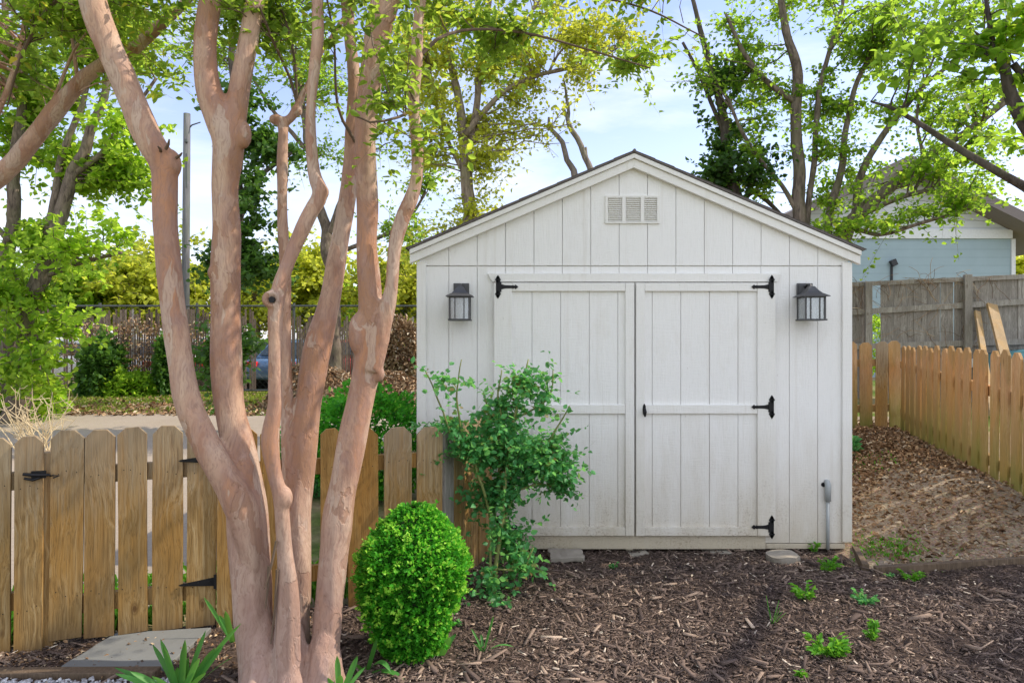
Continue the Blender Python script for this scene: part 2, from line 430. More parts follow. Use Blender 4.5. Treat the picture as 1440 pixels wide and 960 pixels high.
# ------------------------------------------------------------------ leaves
def leaf_mesh(name, C, D, size, width=.6, fold=.25, att=None, rnd=NR):
    """C centres (n,3) at leaf base, D axis dirs (n,3); each leaf is a folded kite of 6 verts / 4 tris"""
    n = len(C); D = D/np.linalg.norm(D, axis=1, keepdims=True)
    U = rnd.normal(size=(n, 3)); U[:, 2] += 1.2
    S = np.cross(D, U); S /= np.linalg.norm(S, axis=1, keepdims=True)+1e-9
    N = np.cross(S, D)
    L = (size*(.65+.7*rnd.random(n)))[:, None]; W = L*width/2
    droop = N*L*(-.12)
    base = C; m1 = C+D*L*.38; tip = C+D*L+droop
    l1 = C+D*L*.33+S*W+N*L*fold*.45; r1 = C+D*L*.33-S*W+N*L*fold*.45
    l2 = C+D*L*.68+S*W*.72+N*L*fold*.25; r2 = C+D*L*.68-S*W*.72+N*L*fold*.25
    V = np.stack([base, l1, l2, tip, r2, r1], 1).reshape(-1, 3)
    o = (np.arange(n)*6)[:, None]
    Fq = np.concatenate([o+np.array([[0, 3, 2, 1]]), o+np.array([[0, 5, 4, 3]])], 1).reshape(-1, 4)
    if att is None: att = rnd.random(n)
    return np_mesh(name, V, Fq, np.repeat(att, 2))

def grow(limbs, blobs, leafsize, perl, spread=.16, twr=.011, side=3, twn=4, seed=1, droop=.15, maxlen=3.0):
    """limbs: list of splines; blobs: (centre, (rx,ry,rz), ntwigs). Returns twig MB and leaf centre/dir arrays"""
    rr = random.Random(seed)
    nodes = np.array([r for l in limbs for r in l]); tw = MB(); C = []; D = []; A = []
    for (c, rad, nt) in blobs:
        c = Vector(c); tone = rr.uniform(-.2, .18)
        # sub-clusters give light/dark clumping with gaps
        k = max(2, nt//7); subs = []
        for _ in range(k):
            while True:
                q = Vector((rr.uniform(-1,1), rr.uniform(-1,1), rr.uniform(-1,1)))
                if q.length <= 1: break
            subs.append(Vector((q.x*rad[0], q.y*rad[1], q.z*rad[2]))+c)
        for i in range(nt):
            sc = subs[rr.randrange(k)]
            tgt = sc+Vector((rr.gauss(0, rad[0]*.22), rr.gauss(0, rad[1]*.22), rr.gauss(0, rad[2]*.2)))
            d = nodes[:, :3]-np.array(tgt); dist = np.sqrt((d**2).sum(1))+np.maximum(0, d[:, 2])*1.2
            idx = int(np.argsort(dist)[min(len(dist)-1, rr.randrange(6))]); st = Vector(nodes[idx, :3]); sr = nodes[idx, 3]
            v = tgt-st; L = v.length
            if L > maxlen: st = tgt-v*(maxlen/L)*.8; v = tgt-st; L = v.length; 
            if L < .05: continue
            mid = st+v*.5+Vector((rr.gauss(0,1), rr.gauss(0,1), rr.gauss(0,1)+.8))*L*.10
            pts = []
            for s_ in range(7):
                t = s_/6; p = st*(1-t)**2+mid*2*t*(1-t)+tgt*t*t; p = p+Vector((rr.gauss(0,1), rr.gauss(0,1), rr.gauss(0,1)))*.018*L; pts.append(p)
            r0 = min(sr*.6, twr*(.5+L*.7)); tw.tube(pts, [r0*(1-.8*s_/6) for s_ in range(7)], twn, cap=False)
            runs = [(pts[2:], 1.0)]
            for q in range(side):
                b = pts[rr.randint(2, 5)]; dd = Vector((rr.gauss(0,1), rr.gauss(0,1), rr.gauss(0,.7))).normalized()*rr.uniform(.5, 1.4)*spread*3
                e = b+dd+v.normalized()*spread; p2 = [b+(e-b)*t/3+Vector((0,0,-droop*.1*t*t*dd.length)) for t in range(4)]
                tw.tube(p2, [r0*.4, r0*.3, r0*.2, r0*.12], 3, cap=False); runs.append((p2, 1.0))
            for run, _ in runs:
                m = perl//(side+1)+1
                for j in range(m):
                    t = rr.random()*(len(run)-1); a_ = int(t); fr = t-a_
                    p = run[a_].lerp(run[min(a_+1, len(run)-1)], fr)
                    dr = Vector((rr.gauss(0,1), rr.gauss(0,1), rr.gauss(0,.6)-droop)).normalized()
                    C.append(p+dr*rr.random()*spread*.35); D.append(dr); A.append(min(1, max(0, rr.gauss(.5+tone, .24))))
    return tw, np.array([tuple(c) for c in C]), np.array([tuple(d) for d in D]), np.array(A)

def blobpx(px, py, Y, rx, ry, rd, n):
    return (P(px, py, Y), (rx*Y/F, rd, ry*Y/F), n)
def tree(name, label, cat, limbs, blobs, leafmat, bark, leafsize, perl, group=None, seed=1, width=.6, spread=.16, twr=.011, side=3, base=None, n=9, crownname='crown', trunkpart='trunk', wob=.1, droop=.15):
    ls = [limb(l) for l in limbs]
    b = base or Vector(ls[0][0][:3])
    t = thing(name, (b[0], b[1], b[2]), label, cat, group)
    mb = MB(); rr = random.Random(seed)
    for l in ls:
        pts = []
        for x, y, z, r in l:
            w = Vector((noise.noise(Vector((x*2, y*2, z*1.6+seed)))-.0, noise.noise(Vector((x*2+9, y*2, z*1.6))), 0))*wob*min(1, r*8)
            pts.append(Vector((x, y, z))+w)
        mb.tube(pts, [max(.004, r*(1+.12*noise.noise(Vector((0, i*.7, seed))))) for i, (x, y, z, r) in enumerate(l)], n)
    part(trunkpart, mb, bark, t, smooth=True)
    tw, C, D, A = grow(ls, blobs, leafsize, perl, spread, twr, side, seed=seed, droop=droop)
    if tw.v: part('twigs', tw, bark, t, smooth=True)
    part(crownname, leaf_mesh('crown', C, D, leafsize, width, att=A), leafmat, t)
    return t

# ================================================================== SETTING
def sheet(name, mat, inside, x0, x1, y0, y1, st, dz=.006, amp=0.0, fs=6.0, label=None):
    nx = int((x1-x0)/st)+1; ny = int((y1-y0)/st)+1; V = []; idx = {}
    for j in range(ny):
        for i in range(nx):
            x = x0+i*st; y = y0+j*st; z = ground(x, y)+dz
            if amp: z += amp*(.5+.5*noise.noise(Vector((x*fs, y*fs, 3)))+.5*noise.noise(Vector((x*fs*3, y*fs*3, 9))))
            V.append((x, y, z))
    Fc = [(j*nx+i, j*nx+i+1, (j+1)*nx+i+1, (j+1)*nx+i) for j in range(ny-1) for i in range(nx-1) if inside(x0+(i+.5)*st, y0+(j+.5)*st)]
    used = sorted({k for f in Fc for k in f}); mp = {k: n for n, k in enumerate(used)}
    me = np_mesh(name, [V[k] for k in used], [[mp[k] for k in f] for f in Fc]); me.shade_smooth()
    o = link(name, me, mat); tag(o, kind='structure'); return o
# ground to the horizon: graded grid
xs = sorted(set([-400,-200,-100,-60,-40,-30,-24]+[round(-20+.4*i, 2) for i in range(101)]+[24,30,40,60,100,200,400]))
ys = sorted(set([-100,-40,-20,-10,-5]+[round(-3+.4*i, 2) for i in range(96)]+[38,45,60,90,150,300,600]))
V = [(x, y, ground(x, y)-(.07 if (-4 < x < 5.2 and 1 < y < 5.6) else 0)) for y in ys for x in xs]; nx = len(xs)
me = np_mesh('ground', V, [(j*nx+i, j*nx+i+1, (j+1)*nx+i+1, (j+1)*nx+i) for j in range(len(ys)-1) for i in range(nx-1)]); me.shade_smooth()
tag(link('ground', me, 'ground'), kind='structure')
def fence_y(x): return 3.25+.37*(x+2.29)
def in_mulch(x, y):
    if x > 2.30: return y < 4.30
    if x > -.45: return y < 5.6
    return y < fence_y(x)+.05
MZ = .004; MA = .02
sheet('mulch_bed', 'mulch', in_mulch, -3.6, 4.6, 1.2, 5.7, .03, dz=MZ, amp=MA)
sheet('side_yard', 'yard', lambda x, y: True, 2.28, 5.4, 4.28, 9.6, .06, dz=.008, amp=.012)
def drive_in(x, y): return y > fence_y(x)+.25 and y < 13.2+.25*math.sin(x*.6) and (x < -1.9 or y > 9.2) and x < 1.2
sheet('driveway', 'drive', drive_in, -30, 1.4, 2.0, 13.8, .15, dz=.010)

# ------------------------------------------------------------------ scattered stuff
def inview(x, y, m=60): 
    if y < .6: return False
    px = 720+F*x/y; py = HZ+F*(CAMZ-ground(x, y))/y
    return -m < px < 1440+m and py < 960+m
def boxes_np(name, C, L, W, H, yaw, pitch, att, bend=0):
    n = len(C); ca, sa = np.cos(yaw), np.sin(yaw); cp, sp = np.cos(pitch), np.sin(pitch)
    ax = np.stack([ca*cp, sa*cp, sp], 1); ay = np.stack([-sa, ca, 0*ca], 1); az = np.cross(ax, ay)
    V = []
    tp = NR.random((n, 1))*.6+.3; tq = NR.random((n, 1))*.6+.3; sk = (NR.random((n, 1))-.5)*.5
    for (i, j, k) in [(-1,-1,-1),(1,-1,-1),(1,1,-1),(-1,1,-1),(-1,-1,1),(1,-1,1),(1,1,1),(-1,1,1)]:
        tw = (tp if i < 0 else tq)
        V.append(C+ax*(L[:,None]*.5*(i+sk*j*W[:,None]/L[:,None]))+ay*(W[:,None]*.5*j*tw)+az*(H[:,None]*.5*k*tw))
    V = np.stack(V, 1).reshape(-1, 3); o = (np.arange(n)*8)[:, None, None]
    q = np.array([[4,5,6,7],[0,1,5,4],[1,2,6,5],[2,3,7,6],[3,0,4,7]])[None]
    return np_mesh(name, V, (o+q).reshape(-1, 4), np.repeat(att, 5))
def scatter(n, x0, x1, y0, y1, ok, dens=None):
    out = []
    while len(out) < n:
        x = R.uniform(x0, x1); y = y0+(y1-y0)*(R.random()**1.3)
        if ok(x, y) and inview(x, y): out.append((x, y))
    return out
def mz(x, y): return ground(x, y)+MZ+MA*(.5+.5*noise.noise(Vector((x*6, y*6, 3)))+.5*noise.noise(Vector((x*18, y*18, 9))))+.002
onflag = lambda x, y: -2.05 < x < -1.22 and 2.92 < y < 3.62 and R.random() < .9
bare = lambda x, y: in_mulch(x, y) and not onflag(x, y) and not (x > -.62 and y > 4.95) and (noise.noise(Vector((x*1.4, y*1.4, 0))) > -.35 or R.random() < .5)
pts = scatter(42000, -3.2, 4.6, 2.4, 5.2, bare); n = len(pts)
C = np.array([(x, y, mz(x, y)+R.random()*.012) for x, y in pts])
L = np.clip(NR.lognormal(-3.8, .5, n), .006, .075); W = np.clip(L*NR.uniform(.10, .42, n), .003, .019); H = NR.uniform(.0015, .006, n)
yw = NR.uniform(0, math.pi, n)
at = np.clip(NR.normal(.42, .22, n)+np.array([.18*noise.noise(Vector((x*1.2, y*1.2, 5))) for x, y in pts]), 0, 1); at[NR.random(n) < .006] = 1
tag(link('mulch_chips', boxes_np('mulch_chips', C, L, W, H, yw, NR.normal(0, .28, n), at), 'chips'), 'dark brown shredded bark mulch chips covering the garden bed', 'mulch', kind='stuff')
pts = scatter(420, -2.9, 4.4, 2.6, 4.9, bare); n = len(pts)
C = np.array([(x, y, mz(x, y)+.016) for x, y in pts]); L = NR.uniform(.05, .12, n); W = L*NR.uniform(.14, .32, n); H = NR.uniform(.006, .014, n)
tag(link('mulch_bark_pieces', boxes_np('big', C, L, W, H, NR.uniform(0, 3.14, n), NR.normal(0, .22, n), np.clip(NR.normal(.5, .2, n), 0, .93)), 'chips'), 'larger dark slivers of bark lying among the mulch', 'mulch', kind='stuff')
# pale petals / flecks
pts = scatter(130, -2.9, 4.4, 2.6, 4.9, bare); n = len(pts)
C = np.array([(x, y, mz(x, y)+.02) for x, y in pts]); A3 = NR.normal(size=(n, 3)); A3[:, 2] *= .2
tag(link('fallen_petals', leaf_mesh('petals', C, A3, .017, .6, att=np.full(n, .99)), 'litter'), 'small pale petals scattered over the dark mulch', 'petals', kind='stuff')
# leaf litter on the side yard and by the gate
def yardok(x, y): return x > 2.42 and 4.32 < y < 9.0 and x < 3.75+.29*(y-5.05)+.0
pts = []
while len(pts) < 15000:
    x = R.uniform(2.4, 5.0); y = R.uniform(4.3, 8.9)
    if not yardok(x, y): continue
    d = .14+.86*ss((y-5.4)/1.6)
    if R.random() < d: pts.append((x, y))
n = len(pts); C = np.array([(x, y, ground(x, y)+.014+R.random()*.02*(1+ss((y-6)/2)*2)) for x, y in pts]); A3 = NR.normal(size=(n, 3)); A3[:, 2] *= .35
tag(link('leaf_litter', leaf_mesh('litter', C, A3, .040, .55, .7, att=np.clip(NR.normal(.5, .27, n), 0, 1)), 'litter'), 'dry brown fallen leaves carpeting the side yard by the picket fence', 'leaf litter', kind='stuff')
n = 9000; X = NR.uniform(2.4, 4.6, n); Y = NR.uniform(4.32, 7.5, n); ok = np.array([yardok(a, b) for a, b in zip(X, Y)]); X = X[ok]; Y = Y[ok]; n = len(X)
C = np.array([(a, b, ground(a, b)+.015) for a, b in zip(X, Y)]); L = NR.uniform(.008, .045, n); 
tag(link('yard_wood_chips', boxes_np('ychips', C, L, L*.3, L*.15+.001, NR.uniform(0, 3.14, n), NR.normal(0, .2, n), NR.random(n)), 'litter'), 'fine tan wood chips and twigs on the side yard soil', 'wood chips', kind='stuff')
# soil by gate: small leaves
pts = scatter(900, -3.2, -.9, 2.5, 3.6, lambda x, y: y < fence_y(x)+.05); n = len(pts); C = np.array([(x, y, mz(x, y)+.012) for x, y in pts]); A3 = NR.normal(size=(n, 3)); A3[:, 2] *= .3
tag(link('dry_leaf_bits', leaf_mesh('bits', C, A3, .022, .5, .5, att=NR.random(n)), 'litter'), 'dry leaf bits on the bare soil by the gate', 'leaf litter', kind='stuff')
# verge grass, leaf strip, mound
def gz(x, y): return ground(x, y)
n = 26000; X = NR.uniform(-16, 2, n); Y = 13.4+NR.random(n)**.8*5.2
keep = np.array([noise.noise(Vector((a*.5, b*.9, 1)))+ .55*ss((b-14.2)/1.5)-.08+(.35 if a < -10 else 0) > .0 for a, b in zip(X, Y)]); X = X[keep]; Y = Y[keep]; n = len(X)
A3 = NR.normal(size=(n, 3))*.5; A3[:, 2] = 1
tag(link('verge_grass', leaf_mesh('grass', np.stack([X, Y, np.zeros(n)], 1), A3, .085, .22, att=np.clip(NR.normal(.5, .25, n), 0, 1)), 'grass'), 'rough sunlit grass strip between driveway and slatted fence', 'grass', kind='stuff')
n = 6000; X = NR.uniform(-15, 2.4, n); Y = 13.1+NR.random(n)**1.5*4.5; A3 = NR.normal(size=(n, 3)); A3[:, 2] *= .35
tag(link('roadside_leaf_litter', leaf_mesh('rl', np.stack([X, Y, np.full(n, .03)], 1), A3, .10, .5, .6, att=np.clip(NR.normal(.6, .25, n), 0, 1)), 'litter'), 'dry leaves drifted along the far driveway edge', 'leaf litter', kind='stuff')
n = 3500; X = NR.uniform(-7, -1.9, n); Y = NR.uniform(4.2, 9.5, n)
# low greenery just beyond the picket fence (seen through the gaps)
n = 1600; X = NR.uniform(-3.6, -.75, n); Y = np.array([fence_y(a) for a in X])+.12+NR.random(n)**1.6*.9; A3 = NR.normal(size=(n, 3))*.6; A3[:, 2] = 1
tag(link('fence_line_weeds', leaf_mesh('fw', np.stack([X, Y, np.zeros(n)+.01], 1), A3, .09, .3, att=np.clip(NR.normal(.4, .25, n), 0, 1)), 'weed'), 'low green weeds growing just beyond the picket fence', 'weeds', kind='stuff')
# grass patch in side yard
def patch(cx, cy, rx, ry, n, size, mat='grass'):
    C = []; 
    for _ in range(n):
        a = R.gauss(0, .45)*rx+cx; b = R.gauss(0, .45)*ry+cy; C.append((a, b, ground(a, b)+.012))
    n = len(C); A3 = NR.normal(size=(n, 3))*.7; A3[:, 2] = .9
    return leaf_mesh('patch', np.array(C), A3, size, .28, att=np.clip(NR.normal(.6, .25, n), 0, 1))
g1 = patch(2.62, 4.72, .24, .3, 330, .032); tag(link('grass_patch', g1, 'weed'), 'thin patch of short green grass beside the shed corner', 'grass', kind='stuff')
tag(link('grass_patch', patch(3.35, 6.6, .35, .5, 260, .035), 'weed'), 'sparse green sprouts midway along the side yard', 'grass', kind='stuff')
# dirt and leaf mounds
def mound(cx, cy, rx, ry, h, label):
    mb = []; n = 48; V = []
    for j in range(n):
        for i in range(n):
            u = -1+2*i/(n-1); v = -1+2*j/(n-1); r = math.hypot(u, v)
            z = h*max(0, 1-r*r)**1.2*(1+.35*noise.noise(Vector((u*2, v*2, h))))-.02+.05*noise.noise(Vector((u*9, v*9, 2)))*max(0, 1-r)
            V.append((u*rx, v*ry, z))
    me = np_mesh('mound', V, [(j*n+i, j*n+i+1, (j+1)*n+i+1, (j+1)*n+i) for j in range(n-1) for i in range(n-1)]); me.shade_smooth()
    t = thing('leaf_mound', (cx, cy, 0), label, 'mound'); link('heap', me, 'yard', t, world=False)
    m = 4200; U = NR.uniform(-1, 1, (m, 2)); U = U[(U**2).sum(1) < .95]; C = []
    for u, v in U:
        r2 = u*u+v*v; C.append((u*rx, v*ry, h*(1-r2)**1.2*(1+.35*noise.noise(Vector((u*2, v*2, h))))+.02))
    A3 = NR.normal(size=(len(C), 3)); A3[:, 2] *= .5
    link('leaves', leaf_mesh('ml', np.array(C), A3, .10, .5, .6, att=np.clip(NR.normal(.62, .25, len(C)), 0, 1)), 'litter', t, world=False)
mound(-4.1, 14.6, 1.25, 1.0, .95, 'sunlit heap of soil and dry leaves behind the crape myrtle stems')
mound(-2.5, 14.8, 1.3, 1.0, .72, 'lower heap of dry leaves beside the shed corner')

# ================================================================== SHED
SY = 4.87; SC = F/SY
def sx(px): return (px-720)/SC
def sz(py): return CAMZ-(py-HZ)/SC
XL, XR = sx(587), sx(1196); PX = sx(890); SD = 3.66
shed = thing('shed', (PX, SY, 0), 'white painted wooden garden shed with low gable roof and double doors', 'shed')
slope = .428
def rz(x, peak=sz(237)): return peak-abs(x-PX)*slope
# front siding: grooved boards in front of a backing
grooves = [631.2+39.9*k for k in range(14)]
gx = [XL+.02]+[sx(g) for g in grooves]+[XR-.02]
G = .0019
mb = MB(); zs = sz(374)   # seam
zb = sz(763)
# backing
mb.add([(XL+.01, SY+.0115, zb+.01), (XR-.01, SY+.0115, zb+.01), (XR-.01, SY+.014, rz(XR)-.02), (PX, SY+.014, rz(PX)-.02), (XL+.01, SY+.014, rz(XL)-.02)], [(0,1,2,3,4)])
for a, b in zip(gx[:-1], gx[1:]):
    mb.box(a+G, b-G, SY, SY+.011, zb, zs-.004)
    cuts = [a+G]+([PX] if a < PX < b else [])+[b-G]
    for u, w in zip(cuts[:-1], cuts[1:]):
        vs = [(u, SY-.003, zs+.004), (w, SY-.003, zs+.004), (w, SY-.003, rz(w)), (u, SY-.003, rz(u)), (u, SY+.011, zs+.004), (w, SY+.011, zs+.004), (w, SY+.011, rz(w)), (u, SY+.011, rz(u))]
        mb.add(vs, [(0,1,2,3),(5,4,7,6),(0,4,5,1),(1,5,6,2),(2,6,7,3),(3,7,4,0)])
part('front_wall', mb, 'paint', shed)
for X0, nm in ((XL, 'side_wall'), (XR, 'side_wall')):
    mb = MB(); s_ = 1 if X0 == XR else -1
    mb.box(min(X0, X0-s_*.012), max(X0, X0-s_*.012), SY+.0155, SY+SD, zb, rz(XR)-.01)
    part(nm, mb, 'paint', shed)
mb = MB(); mb.add([(XL, SY+SD, zb), (XR, SY+SD, zb), (XR, SY+SD, rz(XR)-.02), (PX, SY+SD, rz(PX)-.02), (XL, SY+SD, rz(XL)-.02)], [(4,3,2,1,0)]); part('back_wall', mb, 'paint', shed)
# corner boards
for a, b in ((586.5, 599.5), (1183, 1196.5)):
    mb = MB(); mb.box(sx(a), sx(b), SY-.021, SY-.0005, sz(761), rz(sx(a) if a < 700 else sx(b))-.005); part('corner_board', mb, 'trim', shed, bevel=.003)
# rake boards (two layers) each side, mitred at the ridge
for s_ in (-1, 1):
    ex = sx(577.5) if s_ < 0 else sx(1206)
    for (nm, o1, o2, y0, y1) in (('rake_board', .0, .062, -.042, -.004), ('rake_trim', .064, .098, -.058, -.004)):
        mb = MB(); b0 = sz(237)-.003
        vs = []
        for yy in (SY+y0, SY+y1):
            for (x, o) in ((PX, o1), (ex, o1), (ex, o2), (PX, o2)): vs.append((x, yy, b0-abs(x-PX)*slope+o))
        mb.add(vs, [(0,1,2,3),(7,6,5,4),(0,4,5,1),(1,5,6,2),(2,6,7,3),(3,7,4,0)]); me = mb.mesh(nm)
        bm = bmesh.new(); bm.from_mesh(me); bmesh.ops.recalc_face_normals(bm, faces=bm.faces); bm.to_mesh(me); bm.free()
        part(nm, me, 'trim', shed, bevel=.002)
# roof: deck + shingle courses
roof = MB()
for s_ in (-1, 1):
    ex = sx(575) if s_ < 0 else sx(1209)
    vs = []
    for yy in (SY-.064, SY+SD+.08):
        for (x, o) in ((PX, .0985), (ex, .0985), (ex, .112), (PX, .112)): vs.append((x, yy, sz(237)-abs(x-PX)*slope+o))
    roof.add(vs, [(0,1,2,3),(7,6,5,4),(0,4,5,1),(1,5,6,2),(2,6,7,3),(3,7,4,0)])
me = roof.mesh('roof'); bm = bmesh.new(); bm.from_mesh(me); bmesh.ops.recalc_face_normals(bm, faces=bm.faces); bm.to_mesh(me); bm.free()
ro = part('roof', me, 'shingle', shed)
mb = MB()
for s_ in (-1, 1):
    ex = sx(574) if s_ < 0 else sx(1210); Ls = abs(ex-PX); k = 12
    for i in range(k):
        x0 = PX+s_*Ls*i/k; x1 = PX+s_*(Ls*(i+1)/k+.012)
        nt_ = 20
        for j in range(nt_):
            y0 = SY-.068+(SD+.15)*j/nt_+.003; y1 = SY-.068+(SD+.17)*(j+1)/nt_-.003; lift = .004+R.random()*.002
            zt = lambda x: sz(237)-abs(x-PX)*slope+.1135
            mb.add([(x0,y0,zt(x0)+.001),(x1,y0,zt(x1)+lift),(x1,y1,zt(x1)+lift),(x0,y1,zt(x0)+.001),(x1,y0,zt(x1)),(x1,y1,zt(x1))], [(0,1,2,3),(1,4,5,2),(0,4,1)])
part('shingles', mb, 'shingle', ro)
mb = MB(); mb.tube([(PX, SY-.069, sz(237)+.112), (PX, SY+SD+.08, sz(237)+.112)], .012, 6); part('ridge_cap', mb, 'shingle', ro)
# lower skirt and skids
mb = MB(); mb.box(sx(606), sx(1076), SY-.012, SY+.02, sz(771), sz(752.5)); part('skirt_board', mb, 'skirt', shed, bevel=.003)
mb = MB(); mb.box(sx(1077), sx(1188), SY-.006, SY+.018, sz(771), sz(764)); part('skirt_board', mb, 'skirt', shed, bevel=.003)
for a, b in ((1042, 1059), (724, 738), (880, 890), (640, 652)):
    mb = MB(); mb.box(sx(a), sx(b), SY-.004, SY+SD-.1, -.01, sz(771)-.001); part('skid', mb, 'skirt', shed)
# header
mb = MB(); mb.prism([(sx(686), sz(385)), (sx(692.5), sz(396.5)), (sx(1091), sz(396.5)), (sx(1096), sz(385))], (0, SY-.018, 0), Vector((1,0,0)), Vector((0,0,1)), Vector((0,1,0)), .028)
part('door_header', mb, 'trim', shed, bevel=.002)
# gable vent
vt = MB(); 
x0, x1, z0, z1 = sx(851), sx(927), sz(314.5), sz(275.5); yb = SY-.0035
vt.box(x0, x1, yb-.012, yb, z0, z0+.012); vt.box(x0, x1, yb-.012, yb, z1-.012, z1)
for a, b in ((851, 854.5), (874.5, 879.5), (900.5, 905.5), (923.5, 927)): vt.box(sx(a), sx(b), yb-.0125, yb, z0+.0125, z1-.0125)
vo = part('gable_vent', vt, 'trim', shed)
mb = MB()
for a, b in ((854.5, 874.5), (879.5, 900.5), (905.5, 923.5)):
    for k in range(12):
        zc = z0+.02+(z1-z0-.034)*k/11
        mb.obox(((sx(a)+sx(b))/2, yb-.006, zc), Vector(((sx(b)-sx(a))/2-.001, 0, 0)), Vector((0, .006, .0045)), Vector((0, -.001, .0012)))
part('louver', mb, 'trim', vo)
# doors
def hinge(name, parent, x, z, dirx):
    """ornamental T hinge: strap vertical at x, arm towards dirx"""
    mb = MB(); y = SY-.0535
    def sp(u): return x+dirx*u
    mb.box(min(sp(-.017), sp(.014)), max(sp(-.017), sp(.014)), y, y+.006, z-.047, z+.047)
    for s_ in (-1, 1):
        for dz_, w in ((.050, .022), (.066, .013)):
            mb.prism([(-w, 0), (0, -w*1.1), (w, 0), (0, w*1.4)], (sp(-.003), y+.003, z+s_*dz_), Vector((1,0,0)), Vector((0,0,s_)), Vector((0,1,0)), .006)
        mb.prism([(-.006, -.02), (.006, -.02), (.006, .02), (-.006, .02)], (sp(.008), y+.003, z+s_*.03), Vector((1,0,0)), Vector((0,0,1)), Vector((0,1,0)), .007)
    mb.tube([(sp(.016), y+.001, z-.036), (sp(.016), y+.001, z+.036)], .006, 8)
    mb.prism([(.018, -.019), (.05, -.012), (.10, -.010), (.10, .010), (.05, .012), (.018, .019)], (x, y+.004, z), Vector((dirx,0,0)), Vector((0,0,1)), Vector((0,1,0)), .006)
    for u, w in ((.104, .013), (.122, .016), (.06, .011)):
        mb.prism([(-w, 0), (0, -w), (w*1.2, 0), (0, w)], (sp(u), y+.0035, z), Vector((dirx,0,0)), Vector((0,0,1)), Vector((0,1,0)), .007)
    for u, w in ((-.003, .05), (-.003, -.05), (.03, 0), (.085, 0), (.12, 0)):
        mb.lathe([(.004, 0), (.003, .003)], (0,0,0), 6) if False else mb.box(sp(u)-.003, sp(u)+.003, y-.003, y, z+w-.003, z+w+.003)
    me = mb.mesh(name); bm = bmesh.new(); bm.from_mesh(me); bmesh.ops.recalc_face_normals(bm, faces=bm.faces); bm.to_mesh(me); bm.free()
    return part(name, me, 'hingem', parent)
DZT, DZB = sz(398.5), sz(750.5)
def door(x0, x1, sl, sr, gr, hx, hdir, knobx, lab):
    d = bpy.data.objects.new('door', None); COL.objects.link(d); d.parent = shed; d.location = Vector((sx(x0), SY, 0))-shed.location; d.location.y = 0
    d['label'] = lab
    # panel
    mb = MB(); e = [sx(x0)+.002]+[sx(g) for g in gr]+[sx(x1)-.002]
    mb.box(sx(x0)+.004, sx(x1)-.004, SY-.016, SY-.004, DZB+.004, DZT-.004)
    for a, b in zip(e[:-1], e[1:]): mb.box(a+G, b-G, SY-.028, SY-.0165, DZB+.003, DZT-.003)
    part('panel', mb, 'paint', d)
    yf, yk = SY-.050, SY-.0285
    for a, b in ((x0, sl), (sr, x1)):
        mb = MB(); mb.box(sx(a), sx(b), yf, yk, DZB, DZT); part('stile', mb, 'trim', d, bevel=.003)
    for a, b in ((398.5, 410), (568, 580.5), (738.5, 750.5)):
        mb = MB(); mb.box(sx(sl)+.001, sx(sr)-.001, yf+.003, yk, sz(b), sz(a)); part('rail', mb, 'trim', d, bevel=.003)
    for y in (404, 571, 738): hinge('hinge', d, sx(hx), sz(y), hdir)
    if knobx:
        mb = MB(); z = sz(575); x = sx(knobx)
        mb.prism([(-.012, .0), (-.009, .03), (0, .045), (.009, .03), (.012, 0), (.009, -.03), (0, -.042), (-.009, -.03)], (x, yf-.003, z), Vector((1,0,0)), Vector((0,0,1)), Vector((0,1,0)), .005)
        mb.tube([(x, yf-.006, z+.01), (x, yf-.03, z+.006), (x, yf-.035, z-.01), (x, yf-.03, z-.045)], [.007, .008, .012, .006], 8)
        part('handle', mb, 'hingem', d)
door(695, 890.2, 720, 878, (748, 788, 828, 868), 701, 1, None, 'left door leaf, lower half behind the rose bush')
door(892.8, 1087, 905, 1062, (916, 956, 996, 1036, 1076), 1081, -1, 904, 'right door leaf with dark drop handle')
# conduit on the wall
mb = MB(); cx = sx(1162)
mb.tube([(cx, SY-.024, .0), (cx, SY-.024, sz(702))], .0115, 12); mb.tube([(cx, SY-.026, sz(703)), (cx, SY-.026, sz(684)), (cx, SY-.024, sz(680)), (cx, SY-.012, sz(677)), (cx, SY+.004, sz(677))], [.02, .021, .021, .020, .019], 12)
part('conduit', mb, 'pvc', shed, smooth=True)
mb = MB(); mb.tube([(cx-.022, SY-.0045, sz(681)), (cx-.022, SY+.002, sz(681))], .016, 10); part('conduit_hole', mb, 'hingem', shed)

